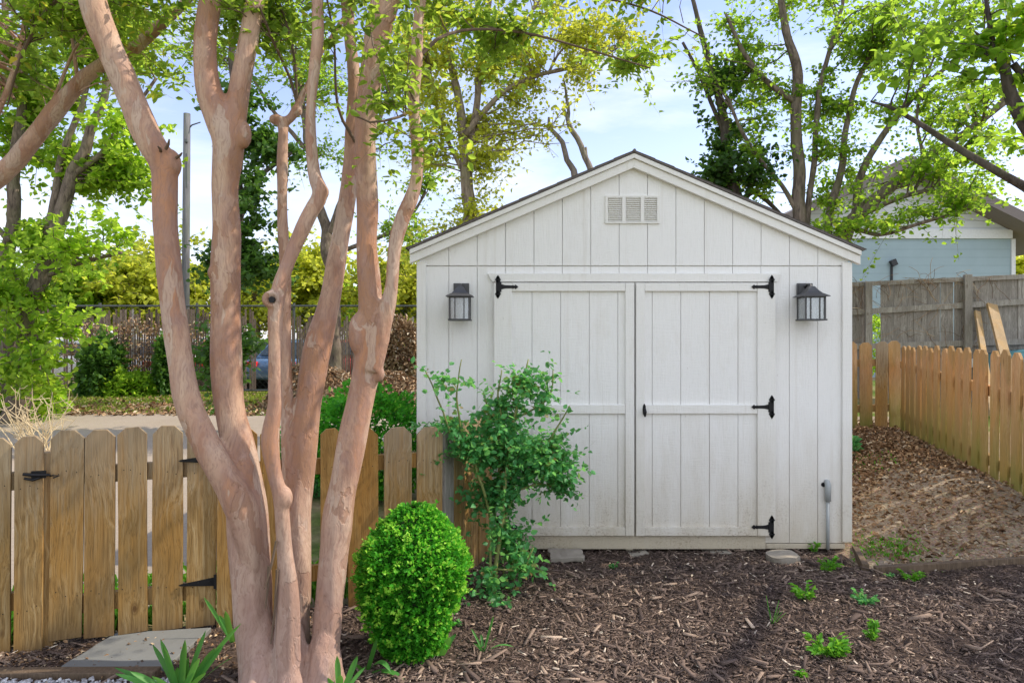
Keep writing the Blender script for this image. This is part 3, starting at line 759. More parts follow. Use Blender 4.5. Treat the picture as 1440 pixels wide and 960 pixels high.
# wall lanterns
def lantern(px, label, group='wall lanterns'):
    X = sx(px); t = thing('wall_lantern', (X, SY-.021, sz(424)), label, 'lantern', group)
    zt = sz(398.5); zb_ = sz(451.5); Y0 = SY-.011; yc = SY-.125
    mb = MB(); mb.box(X-.056, X+.056, Y0-.012, Y0, zt-.118, zt); mb.box(X-.046, X+.046, Y0-.020, Y0-.0122, zt-.108, zt-.01); part('back_plate', mb, 'lampm', t, bevel=.003)
    mb = MB(); mb.tube([(X, Y0-.018, zt-.03), (X, Y0-.055, zt-.012), (X, yc+.02, zt-.018), (X, yc, zt-.045)], [.010, .009, .009, .012], 8); part('arm', mb, 'lampm', t, smooth=True)
    # flared square roof
    mb = MB(); prof = [(.018, zt-.030), (.024, zt-.040), (.036, zt-.058), (.055, zt-.078), (.082, zt-.094), (.092, zt-.099), (.092, zt-.104), (.06, zt-.104)]
    vs = []; 
    for r, z in prof:
        for (i, j) in ((-1,-1),(1,-1),(1,1),(-1,1)): vs.append((X+i*r, yc+j*r, z))
    k = len(prof); fs = [(a*4+b, a*4+(b+1)%4, (a+1)*4+(b+1)%4, (a+1)*4+b) for a in range(k-1) for b in range(4)]+[(0,1,2,3), tuple((k-1)*4+b for b in (3,2,1,0))]
    mb.add(vs, fs); me = mb.mesh('lamp_roof'); bm = bmesh.new(); bm.from_mesh(me); bmesh.ops.recalc_face_normals(bm, faces=bm.faces); bm.to_mesh(me); bm.free()
    part('lamp_roof', me, 'lampm', t)
    mb = MB(); r = .066; zz0, zz1 = zb_+.012, zt-.104
    for i in (-1, 1):
        for j in (-1, 1): mb.box(X+i*r-.005, X+i*r+.005, yc+j*r-.005, yc+j*r+.005, zz0, zz1)
    mb.box(X+.028, X+.034, yc-r-.003, yc-r+.003, zz0, zz1); mb.box(X-.034, X-.028, yc-r-.003, yc-r+.003, zz0, zz1)
    for z in (zz1-.008,):
        mb.box(X-r-.002, X+r+.002, yc-r-.004, yc-r+.004, z, zz1-.001); mb.box(X-r-.002, X+r+.002, yc+r-.004, yc+r+.004, z, zz1-.001); mb.box(X-r-.004, X-r+.004, yc-r-.002, yc+r+.002, z+.001, zz1-.002); mb.box(X+r-.004, X+r+.004, yc-r-.002, yc+r+.002, z+.001, zz1-.002)
    part('frame', mb, 'lampm', t)
    mb = MB(); mb.box(X-.078, X+.078, yc-.078, yc+.078, zb_, zb_+.0115); part('base', mb, 'lampm', t, bevel=.002)
    mb = MB()
    for i in (-1, 1):
        mb.box(X+i*(r-.001)-.0008, X+i*(r-.001)+.0008, yc-r+.006, yc+r-.006, zz0+.001, zz1-.009)
        mb.box(X-r+.006, X+r-.006, yc+i*(r+.0075)-.0008, yc+i*(r+.0075)+.0008, zz0+.001, zz1-.009) if False else mb.box(X-r+.006, X+r-.006, yc+i*(r-.005)-.0008, yc+i*(r-.005)+.0008, zz0+.001, zz1-.009)
    part('glass', mb, 'lampglass', t)
    mb = MB(); mb.lathe([(.012, 0), (.013, .03), (.024, .055), (.026, .075), (.018, .095), (.004, .104)], (X, yc, zz0), 14); part('bulb', mb, 'bulb', t, smooth=True)
lantern(649, 'dark metal lantern on the shed wall above the rose bush')
lantern(1130, 'dark metal lantern on the shed wall next to the upper right door hinge')

# blocks under the shed
def block(px0, px1, py0, py1, Y, dep, label, flat=False):
    a = P(px0, py1, Y); b = P(px1, py0+7, Y); z0 = -.02; bm = bmesh.new()
    bmesh.ops.create_cube(bm, size=1); bmesh.ops.subdivide_edges(bm, edges=bm.edges, cuts=5, use_grid_fill=True)
    for v in bm.verts:
        v.co.x *= b.x-a.x; v.co.y *= dep; v.co.z *= b.z-z0
        if flat: 
            r = math.hypot(v.co.x/(b.x-a.x)*2, v.co.y/dep*2)
            if r > .8: v.co.x *= .8/r*1.1; v.co.y *= .8/r*1.1
        v.co += Vector((1,1,1))*.012*noise.noise(v.co*14+Vector((px0, 0, 0)))
    me = bpy.data.meshes.new('block'); bm.to_mesh(me); bm.free(); me.transform(Matrix.Rotation(R.uniform(-.12, .12), 4, 'Z'))
    o = link('concrete_block', me, 'concrete', bevel=.006); o.location = ((a.x+b.x)/2, Y+dep/2, (b.z+z0)/2); tag(o, label, 'block'); return o
block(773, 822, 776, 795, 4.62, .2, 'pale rough concrete block under the left shed door')
block(992, 1030, 771, 781, 4.83, .16, 'low tan concrete block beside the shed skid', )
block(1082, 1136, 778, 792, 4.56, .2, 'flat oval grey stone by the bottom hinge', True)
block(722, 742, 773, 790, 4.85, .2, 'small concrete block behind the rose stems')
block(886, 912, 776, 783, 4.80, .12, 'small concrete block sunk in mulch under the middle of the doors')

# ================================================================== PICKET FENCES
UPV = Vector((0,0,1))
def picket_mesh(w, h, t, ear=.28, seed=0, nz=()):
    """dog-eared picket as local mesh: x width, y thickness, z up"""
    rr = random.Random(seed); e = w*ear; ez = e*1.0
    poly = [(-w/2, 0), (w/2, rr.uniform(-.004, .004)), (w/2+rr.uniform(-.003,.003), h*.5), (w/2, h-ez), (w/2-e, h), (-w/2+e, h+rr.uniform(-.003,.003)), (-w/2, h-ez), (-w/2+rr.uniform(-.003,.003), h*.5)]
    mb = MB(); mb.prism(poly, (0,0,0), Vector((1,0,0)), UPV, Vector((0,1,0)), t)
    nf = len(mb.f)
    for z in nz:
        for u in (-.3, 0, .3):
            if rr.random() < .12: continue
            x = w*u+rr.uniform(-.008, .008); zz = z+rr.uniform(-.016, .016); mb.box(x-.0026, x+.0026, -t/2-.0008, -t/2+.002, zz-.0026, zz+.0026)
    me = mb.mesh('picket')
    if nz: me.materials.append(None); me.materials.append(M['hingem']); me.polygons.foreach_set('material_index', [0]*nf+[1]*(len(me.polygons)-nf))
    return me
def add_picket(par, pos, dirv, w, h, t, mat, tilt=0, seed=0, ear=.28, name='picket', lean=0, nz=(.22, .80)):
    me = picket_mesh(w, h, t, ear, seed, nz); rot = math.atan2(dirv.y, dirv.x)
    if nz: me.materials[0] = M[mat]
    o = link(name, me, None if nz else mat, bevel=.0025); o.parent = par
    o.location = Vector(pos)-Vector(par.location); o.rotation_euler = (lean, tilt, rot); return o
FD = Vector((1, .37, 0)).normalized(); FN = Vector((FD.y, -FD.x, 0))   # FN points to the camera
def fpt(px):  # point on the front fence line under pixel column px
    k = (px-720)/F   # X = k Y, Y = 3.25+.37(X+2.29)
    Y = (3.25+.37*2.29)/(1-.37*k); return Vector((k*Y, Y, 0))
def toz(py, Y): return CAMZ-(py-HZ)/F*Y
# left stub of fence
stub = thing('picket_fence', fpt(-60), 'weathered picket fence stub at the left of the garden gate', 'fence')
for x0, x1, yt, yb in ((-98, -58, 612, 905), (-48, -8, 612, 905), (-32+4, 15, 616, 905)):
    a, b = fpt(x0), fpt(x1); w = (b-a).length; m = (a+b)/2
    if x0 == -28: pass
    if x0 == -48: continue
    add_picket(stub, m, FD, w, toz(yt, m.y), .02, 'gate', seed=int(x0), tilt=R.uniform(-.01, .01))
for z in (.25, .82):
    mb = MB(); mb.beam(fpt(-120)-FN*.03+UPV*z, fpt(24)-FN*.03+UPV*z, .038, .085, UPV); part('rail', mb, 'gate', stub, bevel=.003)
a, b = fpt(21), fpt(61); m = (a+b)/2+FN*.012
add_picket(stub, m, FD, (b-a).length, toz(613, m.y), .022, 'gate', seed=3, tilt=.004)
mb = MB(); c = (fpt(48)+fpt(71))/2-FN*.045; mb.obox(c+UPV*.475, FD*.045, FN*.044, UPV*.475); part('post', mb, 'gate', stub, bevel=.004)
# gate
gate = thing('garden_gate', fpt(180), 'low wooden picket garden gate with black iron hinges and latch', 'gate')
for i, (x0, x1, yt, yb) in enumerate(((68, 115, 605, 898), (118, 160.5, 604, 894), (166.5, 208, 600, 889), (214.5, 256.5, 598.5, 885), (261.5, 303, 603, 880))):
    a, b = fpt(x0), fpt(x1); m = (a+b)/2; z1 = toz(yt, m.y); z0 = toz(yb, m.y)
    add_picket(gate, m+UPV*z0, FD, (b-a).length, z1-z0, .02, 'gate', seed=20+i, tilt=(.012, .006, -.004, .002, .006)[i])
for z in (.20, .83):
    mb = MB(); mb.beam(fpt(70)-FN*.031+UPV*z, fpt(302)-FN*.031+UPV*z, .038, .085, UPV); part('rail', mb, 'gate', gate, bevel=.003)
for py in (645, 817):   # strap hinges: triangular strap from post leftwards
    b = fpt(303)+FN*.016; z = toz(py, b.y); mb = MB()
    mb.prism([(0, .022), (0, -.022), (-.16, -.005), (-.172, 0), (-.16, .005)], b+UPV*z, FD, UPV, FN, .005)
    mb.tube([b+UPV*(z-.035)+FN*.002, b+UPV*(z+.035)+FN*.002], .008, 8); mb.obox(b+FD*.018+UPV*z, FD*.016, FN*.002, UPV*.045)
    for u in (.03, .08, .13): mb.obox(b-FD*u+UPV*z+FN*.004, FD*.005, FN*.003, UPV*.005)
    part('hinge', mb, 'hingem', gate)
b = fpt(57)+FN*.028; z = toz(667, b.y); mb = MB()
mb.obox(b+UPV*z, FD*.03, FN*.003, UPV*.018); mb.tube([b-FD*.06+UPV*(z+.008)+FN*.012, b+UPV*z+FN*.016, b+FD*.05+UPV*(z-.002)+FN*.012], [.007, .009, .006], 8)
mb.tube([b-FD*.055+UPV*(z-.012)+FN*.012, b-FD*.02+UPV*(z-.022)+FN*.014, b+FD*.01+UPV*(z-.012)+FN*.012], .006, 8)
mb.tube([b+FD*.045+UPV*(z-.01)+FN*.0, b+FD*.06+UPV*(z-.006)+FN*.012, b+FD*.085+UPV*(z-.01)+FN*.004, b+FD*.06+UPV*(z-.018)+FN*.01], .004, 6)
part('latch', mb, 'hingem', gate)
# main fence right of gate, to the corner
ff = thing('picket_fence', fpt(460), 'golden picket fence run behind the crape myrtle stems', 'fence')
mb = MB(); c = (fpt(306)+fpt(330))/2-FN*.02; mb.obox(c+UPV*.48, FD*.045, FN*.044, UPV*.48); part('post', mb, 'gate', ff, bevel=.004)
for i, (x0, x1, yt) in enumerate(((334, 362, 604), (366, 394, 603), (400, 436, 602), (451, 480, 602), (490, 532, 601), (541, 579.5, 600), (585, 621, 600))):
    a, b = fpt(x0), fpt(x1); m = (a+b)/2
    add_picket(ff, m, FD, (b-a).length, toz(yt, m.y), .02, 'gold' if i < 5 else 'gate', seed=40+i, tilt=R.uniform(-.006, .006))
for z in (.22, .80):
    mb = MB(); mb.beam(fpt(330)-FN*.031+UPV*z, fpt(600)-FN*.031+UPV*z, .038, .085, UPV); part('rail', mb, 'gold', ff, bevel=.003)
# return run toward the shed
cr = thing('picket_fence', fpt(622), 'short grey return of picket fence meeting the shed corner', 'fence')
A0 = fpt(623)+Vector((0,.02,0)); A1 = Vector((-.145, 4.80, 0)); d2 = (A1-A0); n2 = 6
for i in range(n2):
    p = A0+d2*((i+.5)/n2); add_picket(cr, p, d2.normalized(), d2.length/n2*.93, .97, .02, 'greyw' if i == 0 else 'gate', seed=60+i)
nn = Vector((-d2.normalized().y, d2.normalized().x, 0))
for z in (.22, .80):
    mb = MB(); mb.beam(A0+nn*.031+d2*.03+UPV*z, A1+nn*.031+UPV*z, .038, .085, UPV); part('rail', mb, 'gate', cr)
# right yard fence
rf = thing('picket_fence', (4.3, 6.9, 0), 'orange cedar picket fence with mossy bottoms along the side yard', 'fence')
RA = Vector((3.60, 4.52, 0)); RB = Vector((4.62, 8.15, 0)); rd = (RB-RA).normalized(); rn = Vector((-rd.y, rd.x, 0)); 
Ltot = (RB-RA).length; k = int(Ltot/.2)
for i in range(k+1):
    p = RA+rd*(i*.2); z = ground(p.x, p.y)
    add_picket(rf, p+UPV*(z-.01), rd, .143+R.uniform(-.008,.008), 1.06+R.uniform(-.015,.02), .02, 'orange', seed=100+i, tilt=R.uniform(-.02, .03)-.035, ear=.3, lean=R.uniform(-.01,.01))
for z in (.25, .82):
    mb = MB(); g0, g1 = ground(RA.x, RA.y), ground(RB.x, RB.y); mb.beam(RA-rn*.031+UPV*(z+g0), RB-rn*.031+UPV*(z+g1), .038, .085, UPV); part('rail', mb, 'orange', rf)
bf = thing('picket_fence', (4.0, 8.3, 0), 'back run of picket fence closing the gap behind the shed', 'fence')
for i in range(11):
    p = Vector((4.62-i*.178, 8.22+.0*i, 0)); z = ground(p.x, p.y)
    add_picket(bf, p+UPV*(z+.0), Vector((1,0,0)), .145, 1.09+R.uniform(-.02,.02), .02, ('orange', 'gate', 'orange')[i%3], seed=160+i, tilt=R.uniform(-.02, .02))
for z in (.3, .85):
    mb = MB(); mb.beam(Vector((3.0, 8.255, z+.3)), Vector((4.6, 8.255, z+.36)), .038, .085, UPV); part('rail', mb, 'orange', bf)

# edging, flagstone, gravel
def timber(p, q, w, h, label):
    p = Vector(p); q = Vector(q); o = link('edging_timber', None, None) if False else None
    c = (p+q)/2; mb = MB(); d = q-p; L_ = d.length; d.normalize(); s_ = Vector((-d.y, d.x, 0)).normalized(); u_ = d.cross(s_)*1
    k = max(2, int(L_/.25)); vs = []
    for i in range(k+1):
        for (a, b) in ((-1,-1),(1,-1),(1,1),(-1,1)):
            vs.append(p-c+d*(L_*i/k)+s_*a*w/2+Vector((0,0,1))*b*h/2+Vector((R.uniform(-1,1), R.uniform(-1,1), R.uniform(-1,1)))*.003)
    fs = [(i*4+j, i*4+(j+1)%4, (i+1)*4+(j+1)%4, (i+1)*4+j) for i in range(k) for j in range(4)]+[(3,2,1,0), tuple(k*4+j for j in range(4))]
    mb.add(vs, fs); me = mb.mesh('t'); bm = bmesh.new(); bm.from_mesh(me); bmesh.ops.recalc_face_normals(bm, faces=bm.faces); bm.to_mesh(me); bm.free()
    o = link('edging_timber', me, 'timber', bevel=.004); o.location = c; tag(o, label, 'timber', 'garden edging timbers'); return o
timber((2.30, 4.33, .012), (5.0, 4.20, .22), .04, .085, 'dark landscape timber edging the mulch below the side yard')
timber((2.44, 4.86, -.015), (2.27, 4.38, .012), .04, .075, 'short mossy timber at the shed corner')
e0 = P(-60, 945, 2.985); e1 = P(222, 944, 3.0)
timber((e0.x, e0.y, .018), (e1.x, e1.y, .018), .06, .06, 'low brown timber between gravel and flagstone')
mb = MB(); q = [(83, 938), (232, 938), (298, 882), (163, 890)]; poly = []
qq = []
for (px, py) in q: Y = F*(CAMZ-.03)/(py-HZ); qq.append(Vector(((px-720)/F*Y, Y, 0)))
cen = sum(qq, Vector())/4; ring = []
for i in range(4):
    a, b = qq[i], qq[(i+1)%4]
    for k in range(6): ring.append((a.lerp(b, k/6)-cen)*(1+.02*R.uniform(-1, 1)))
kk = len(ring); vs = [(p.x, p.y, .0) for p in ring]+[(p.x, p.y, .034) for p in ring]
mb.add(vs, [tuple(range(kk-1,-1,-1)), tuple(range(kk, 2*kk))]+[(i, (i+1)%kk, (i+1)%kk+kk, i+kk) for i in range(kk)])
o = link('flagstone', mb.mesh('flag'), 'slate', bevel=.006); o.location = cen; tag(o, 'flat grey flagstone step at the foot of the gate', 'flagstone')
n = 2600; X = NR.uniform(-2.6, -1.35, n); Y = NR.uniform(2.5, 2.94, n); C = np.stack([X, Y, NR.uniform(.02, .036, n)], 1); L = NR.uniform(.010, .024, n)
tag(link('white_gravel', boxes_np('gr', C, L, L*.95, L*.7, NR.uniform(0, 3.14, n), NR.normal(0, .5, n), NR.random(n)), 'gravel'), 'white crushed gravel strip at the bottom left', 'gravel', kind='stuff')

# ================================================================== CRAPE MYRTLE (hero)
def hero():
    st = {
     'A1': [(362,830,2.97,20),(349,760,2.95,40),(335,705,2.93,50),(312,662,2.92,47),(285,612,2.92,43),(262,555,2.92,40),(250,480,2.93,38),(241,400,2.94,38),(233,330,2.94,37),(232,270,2.95,38),(229,232,2.95,40),(206,190,2.93,42),(182,133,2.92,42),(155,72,2.90,41),(136,20,2.88,42),(122,-40,2.86,38),(95,-130,2.8,32),(70,-220,2.8,24)],
     'A2': [(368,995,2.93,66),(363,920,2.96,58),(355,860,2.98,58),(352,800,3.0,62),(348,715,3.02,62),(338,640,3.03,52),(325,580,3.04,47),(319,520,3.04,47),(318,450,3.04,46),(317,370,3.04,45),(319,320,3.04,43),(317,260,3.03,42),(322,200,3.02,47),(309,165,3.02,48),(293,122,3.01,40),(288,60,3.0,33),(294,0,3.0,33),(302,-70,3.0,30),(300,-200,3.1,22)],
     'A3': [(322,205,3.02,42),(331,165,3.03,38),(338,118,3.04,33),(349,60,3.05,31),(360,0,3.06,30),(372,-70,3.1,27),(392,-200,3.2,19)],
     'B':  [(402,985,2.90,42),(405,900,2.90,40),(405,820,2.90,30),(400,760,2.90,26),(394,700,2.88,24),(386,660,2.87,24),(380,618,2.87,28),(387,570,2.88,23),(387,530,2.88,21),(388,480,2.88,22),(388,440,2.88,25),(392,408,2.88,24),(403,372,2.90,22),(419,335,2.92,22),(437,300,2.94,23),(450,272,2.95,24),(440,240,2.96,19),(436,170,2.97,17),(441,100,2.98,19),(447,50,2.99,20),(446,0,3.0,18),(446,-80,3.0,16),(452,-190,3.1,12)],
     'B2': [(408,800,3.16,22),(405,660,3.16,20),(404,560,3.18,17),(402,460,3.2,17),(400,380,3.2,18),(397,300,3.2,17),(398,230,3.2,17),(399,185,3.2,18),(396,166,3.2,20)],
     'B3': [(398,176,3.2,17),(409,165,3.2,15),(418,152,3.2,11),(426,132,3.21,8),(437,110,3.22,8),(452,75,3.24,8),(475,40,3.26,8),(498,5,3.3,7),(515,-40,3.3,6)],
     'C':  [(418,985,3.0,50),(417,900,3.04,42),(420,800,3.10,38),(422,700,3.16,38),(427,640,3.18,42),(435,560,3.22,41),(447,490,3.25,45),(462,430,3.27,36),(473,370,3.28,31),(483,310,3.3,27),(491,250,3.32,25),(496,190,3.34,24),(499,120,3.36,22),(492,50,3.38,19),(488,-20,3.4,18),(480,-130,3.4,14)],
     'D1': [(455,985,2.96,52),(458,900,2.97,46),(467,800,2.98,47),(480,700,2.99,46),(493,630,3.0,46),(501,587,3.01,43),(513,530,3.02,44),(519,490,3.02,43),(521,450,3.02,41),(520,400,3.02,38),(516,340,3.02,34),(518,290,3.02,34),(515,200,3.02,34),(517,150,3.02,35),(523,90,3.02,37),(534,33,3.02,42),(541,0,3.02,44),(553,-60,3.02,36),(580,-180,3.0,25)],
     'D2': [(520,520,3.0,38),(533,470,2.99,34),(544,430,2.98,27),(550,400,2.97,21),(556,350,2.97,22),(566,310,2.97,24),(577,282,2.97,24),(585,250,2.97,21),(586,200,2.97,19),(582,140,2.97,18),(585,80,2.97,20),(588,30,2.97,18),(593,-10,2.97,18),(600,-90,2.95,15),(610,-190,2.9,11)],
    }
    L = {k: limb(v, step=.03) for k, v in st.items()}
    t = thing('crape_myrtle', (-1.05, 2.9, 0), 'multi-stemmed crape myrtle with smooth pinkish brown peeling bark', 'tree')
    mb = MB()
    for k, l in L.items():
        pts = []; rad = []
        for i, (x, y, z, r) in enumerate(l):
            q = Vector((x, y, z)); j = Vector((noise.noise(q*3.1+Vector((7,0,0))), noise.noise(q*3.1), 0))*.006
            pts.append(q+j); rad.append(max(.009, r*.88*(1+.07*noise.noise(Vector((hash(k)%1*0+ord(k[0])+len(k), z*5, 0))))))
        mb.tube(pts, rad, 24)
    def ball(px, py, Y, r, sx_=1, sz_=1):
        c = P(px, py, Y); n = 12; vs = []; fs = []
        for i in range(n+1):
            for j in range(n):
                a = math.pi*i/n; b = 2*math.pi*j/n; vs.append(c+Vector((math.sin(a)*math.cos(b)*sx_, math.sin(a)*math.sin(b), math.cos(a)*sz_))*r)
        for i in range(n):
            for j in range(n): fs.append((i*n+j, (i+1)*n+j, (i+1)*n+(j+1)%n, i*n+(j+1)%n))
        mb.add(vs, fs)
    ball(241, 231, 2.95, .042, 1, 1.5); ball(343, 190, 3.0, .032, 1, 1.9); ball(343, 668, 2.99, .05, 1, 2.0); ball(381, 421, 2.86, .036); ball(377, 618, 2.88, .023, 1, 1.4)
    ball(452, 270, 2.95, .034); ball(389, 168, 3.2, .030, 1.2, .9); ball(417, 156, 3.2, .026); ball(506, 470, 3.0, .05, 1, 2); ball(534, 470, 2.99, .045, 1, 1.8)
    ball(533, 526, 3.0, .024, 1, 1.5); ball(400, 700, 2.88, .035, 1, 1.5); ball(309, 384, 3.03, .05, 1, .8)
    # root flare
    for (a, b) in ((370, 362), (410, 410), (455, 460)):
        p = P(a, 905, 2.94); q = Vector((P(b, 980, 2.85).x, 2.86, -.06)); mb.tube([p+Vector((0,.01,.12)), p+Vector((0,.005,0)), p.lerp(q, .5)+Vector((0, .01, 0)), q], [.02, .062, .078, .10], 16)
    # hollow
    me = mb.mesh('h'); o = bpy.data.objects.new('tmp', me); COL.objects.link(o)
    rm = o.modifiers.new('r', 'REMESH'); rm.mode = 'VOXEL'; rm.voxel_size = .0075; rm.adaptivity = 0
    sm = o.modifiers.new('s', 'SMOOTH'); sm.iterations = 7; sm.factor = .5
    dg = bpy.context.evaluated_depsgraph_get(); me2 = bpy.data.meshes.new_from_object(o.evaluated_get(dg)); bpy.data.objects.remove(o)
    n = len(me2.vertices); co = np.empty(n*3, np.float32); me2.vertices.foreach_get('co', co); co = co.reshape(-1, 3)
    nr = np.empty(n*3, np.float32); me2.vertices.foreach_get('normal', nr); nr = nr.reshape(-1, 3)
    hc = np.array(P(380.5, 421, 2.825)); dsp = np.empty(n)
    for i in range(n):
        x, y, z = co[i]; x = float(x); y = float(y); z = float(z)
        d = noise.noise(Vector((x*26, y*26, z*3.2)))*.0034+noise.noise(Vector((x*9, y*9, z*4)))*.005+noise.noise(Vector((x*60, y*60, z*9)))*.0009
        if z < 1.1: d += noise.noise(Vector((x*30, y*30, z*1.2)))*.008*ss((1.1-z)/.8)
        h = ((co[i]-hc)**2).sum()**.5
        if h < .03: d -= .04*ss((.03-h)/.014)
        dsp[i] = d
    co += nr*dsp[:, None]; me2.vertices.foreach_set('co', co.astype(np.float32).ravel()); me2.update()
    part('trunk', me2, 'crape', t, smooth=True)
    mb = MB(); mb.tube([hc+np.array([0, .012, 0]), hc+np.array([0, .03, 0])], .013, 10) ; part('hollow', mb, 'hingem', t)
    # little stubs / dead twigs
    mb = MB()
    for (a, b) in (((233,210,2.90),(238,196,2.88)), ((226,213,2.90),(222,206,2.87)), ((248,222,2.92),(256,215,2.9)), ((389,760,2.86),(372,828,2.84)), ((390,800,2.86),(381,905,2.86)), ((378,795,2.86),(373,855,2.85))):
        p, q = P(*a), P(*b); mb.tube([p, p.lerp(q, .5)+Vector((.004, 0, 0)), q], [.007, .006, .003], 6)
    part('twig_stub', mb, 'twig', t)
    # crown (mostly above the frame, fringes hang into it)
    tops = [L['A1'][-12:], L['A2'][-14:], L['A3'][-14:], L['B'][-14:], L['C'][-14:], L['D1'][-14:], L['D2'][-14:], L['B3'][-12:]]
    extra = {'e1': [(593,75,2.97,7),(615,55,3.0,5),(650,43,3.1,4),(700,42,3.2,4),(755,50,3.3,3.5),(820,68,3.4,3),(915,96,3.5,2)],
             'e2': [(420,155,3.2,5),(408,110,3.2,4),(385,60,3.1,4),(365,10,3.0,3)], 'e3': [(418,150,3.2,4),(415,90,3.2,3.5),(405,40,3.2,3),(392,0,3.2,3)],
             'e4': [(588,150,2.97,5),(560,165,2.8,4),(520,172,2.7,3),(495,160,2.7,2)], 'e5': [(500,200,3.3,5),(475,150,3.2,4),(470,60,3.1,3),(460,0,3.0,3)],
             'e6': [(555,-60,3.0,8),(640,-40,3.1,6),(760,-20,3.3,5),(900,10,3.5,3),(985,50,3.6,2)], 'e7': [(130,-30,2.9,8),(70,10,3.1,5),(30,80,3.2,4),(10,150,3.3,2)]}
    E = {k: limb(v, step=.06) for k, v in extra.items()}; mb = MB()
    for l in E.values(): mb.tube([Vector(r[:3]) for r in l], [r[3] for r in l], 7)
    B = [blobpx(*b) for b in [
      (60,-60,3.0,120,70,.6,16),(230,-80,3.0,120,70,.7,16),(400,-100,3.1,120,70,.7,12),(560,-110,3.1,110,60,.7,9),(720,-90,3.2,120,60,.6,6),(880,-70,3.4,110,50,.5,5),
      (90,30,3.3,90,35,.3,12),(225,25,3.4,70,30,.3,10),(420,40,3.3,60,45,.3,14),(480,40,3.1,40,50,.2,4),(640,20,3.3,70,40,.3,14),(760,60,3.4,90,30,.3,14),(880,40,3.6,80,45,.3,10),(550,40,2.8,40,30,.15,3),
      (590,200,2.85,24,45,.1,3),(520,150,2.75,25,25,.1,2),(500,10,2.8,60,25,.2,3),(340,20,3.3,60,30,.3,8)]]
    tw, C, D, A = grow(list(tops)+list(E.values()), B, .04, 60, spread=.09, twr=.005, seed=5)
    tw.add(mb.v, mb.f, .5)
    part('twigs', tw, 'twig', t); part('crown', leaf_mesh('c', C, D, .040, .52, att=A), 'crapel', t)
    print('hero', n, len(C))
hero()
# neighbour crape myrtle: only its leaning limb and crown edge enter the frame
tree('crape_myrtle', 'thick leaning pinkish limb of a second crape myrtle at the upper left', 'tree',
  [[(-330,900,3.6,60),(-300,620,3.6,52),(-220,420,3.6,44),(-90,310,3.55,34),(0,248,3.5,26),(40,203,3.5,25),(75,158,3.5,24),(120,108,3.5,20),(155,84,3.5,18),(190,68,3.5,17),(220,42,3.5,15),(255,10,3.5,13),(300,-40,3.5,10)],
   [(55,185,3.5,7),(80,130,3.5,5),(105,70,3.5,4),(140,20,3.5,3),(150,-20,3.5,3)], [(110,118,3.5,6),(100,40,3.5,4),(90,-30,3.4,4)],[(-60,290,3.5,10),(20,100,3.4,7),(40,-20,3.4,5)]],
  [blobpx(*b) for b in [(60,-20,3.5,90,50,.4,22),(150,20,3.6,70,30,.3,12),(20,80,3.5,60,50,.3,10),(215,90,3.6,45,28,.2,6),(-120,50,3.5,120,120,.6,20),(-220,-120,3.5,180,100,.8,24)]],
  'crapel', 'crape', .042, 55, seed=11, width=.52, spread=.09, twr=.005, wob=.03, base=Vector((-3.93,3.6,0)), n=14)

# ================================================================== BACKGROUND TREES
tree('maple_tree', 'tall dark-trunked maple with bright green leaves at the left edge', 'tree',
  [[(18,600,12,34),(34,520,12,30),(46,450,12,26),(60,390,12,24),(84,310,12,20),(102,250,12,17),(122,200,12,14),(150,130,12,10),(160,60,12,8),(150,-20,12,6)],
   [(10,600,12.2,28),(12,480,12.2,22),(14,340,12.2,18),(22,240,12.2,16),(30,140,12.2,12),(10,40,12.2,9),(0,-30,12.2,7)],
   [(30,540,12,20),(50,400,12,14),(72,300,12,11),(90,210,12.1,9),(120,130,12.1,7),(135,60,12.1,6)],
   [(100,250,12,10),(140,215,12,8),(180,165,12,6),(220,110,12,4)], [(60,390,12,9),(110,370,11.8,6),(170,355,11.6,4)], [(14,340,12,8),(-60,260,12,6),(-130,200,12,5)]],
  [blobpx(*b) for b in [(60,60,12,110,70,1.6,34),(180,70,12,70,60,1.4,20),(50,190,12,80,70,1.5,26),(150,260,11.7,60,55,1.2,20),(60,320,11.8,70,50,1.3,15),(140,335,11.6,50,28,1.0,7),(30,430,11.6,50,40,.9,14),(20,500,11.2,60,35,.8,18),(-60,120,12,80,120,1.5,26),(190,180,12,40,40,1,8),(95,470,11.6,30,40,.5,5)]],
  'maple', 'bark', .105, 100, seed=21, width=.8, spread=.22, twr=.016, base=P(18,600,12), wob=.12)
tree('ivy_covered_tree', 'dark ivy-wrapped tree standing behind the second crape myrtle stem', 'tree',
  [[(330,606,11,20),(328,500,11,18),(332,400,11,17),(338,280,11,15),(335,180,11,13),(328,90,11,10),(325,-10,11,8)],[(338,280,11,8),(375,240,11,6),(410,215,11,4)],[(335,200,11,7),(300,150,11,5),(280,90,11,4)]],
  [blobpx(*b) for b in [(297,460,11,16,75,.35,15),(300,350,11,22,75,.4,13),(360,300,11,26,70,.45,15),(365,400,11,22,60,.4,11),(350,215,11,45,35,.5,12),(335,120,11,22,60,.4,14),(400,200,11,40,20,.3,8),(330,520,11,26,60,.35,16)]],
  'ivy', 'barkd', .085, 90, seed=22, width=.85, spread=.16, twr=.01, base=P(330,606,11))
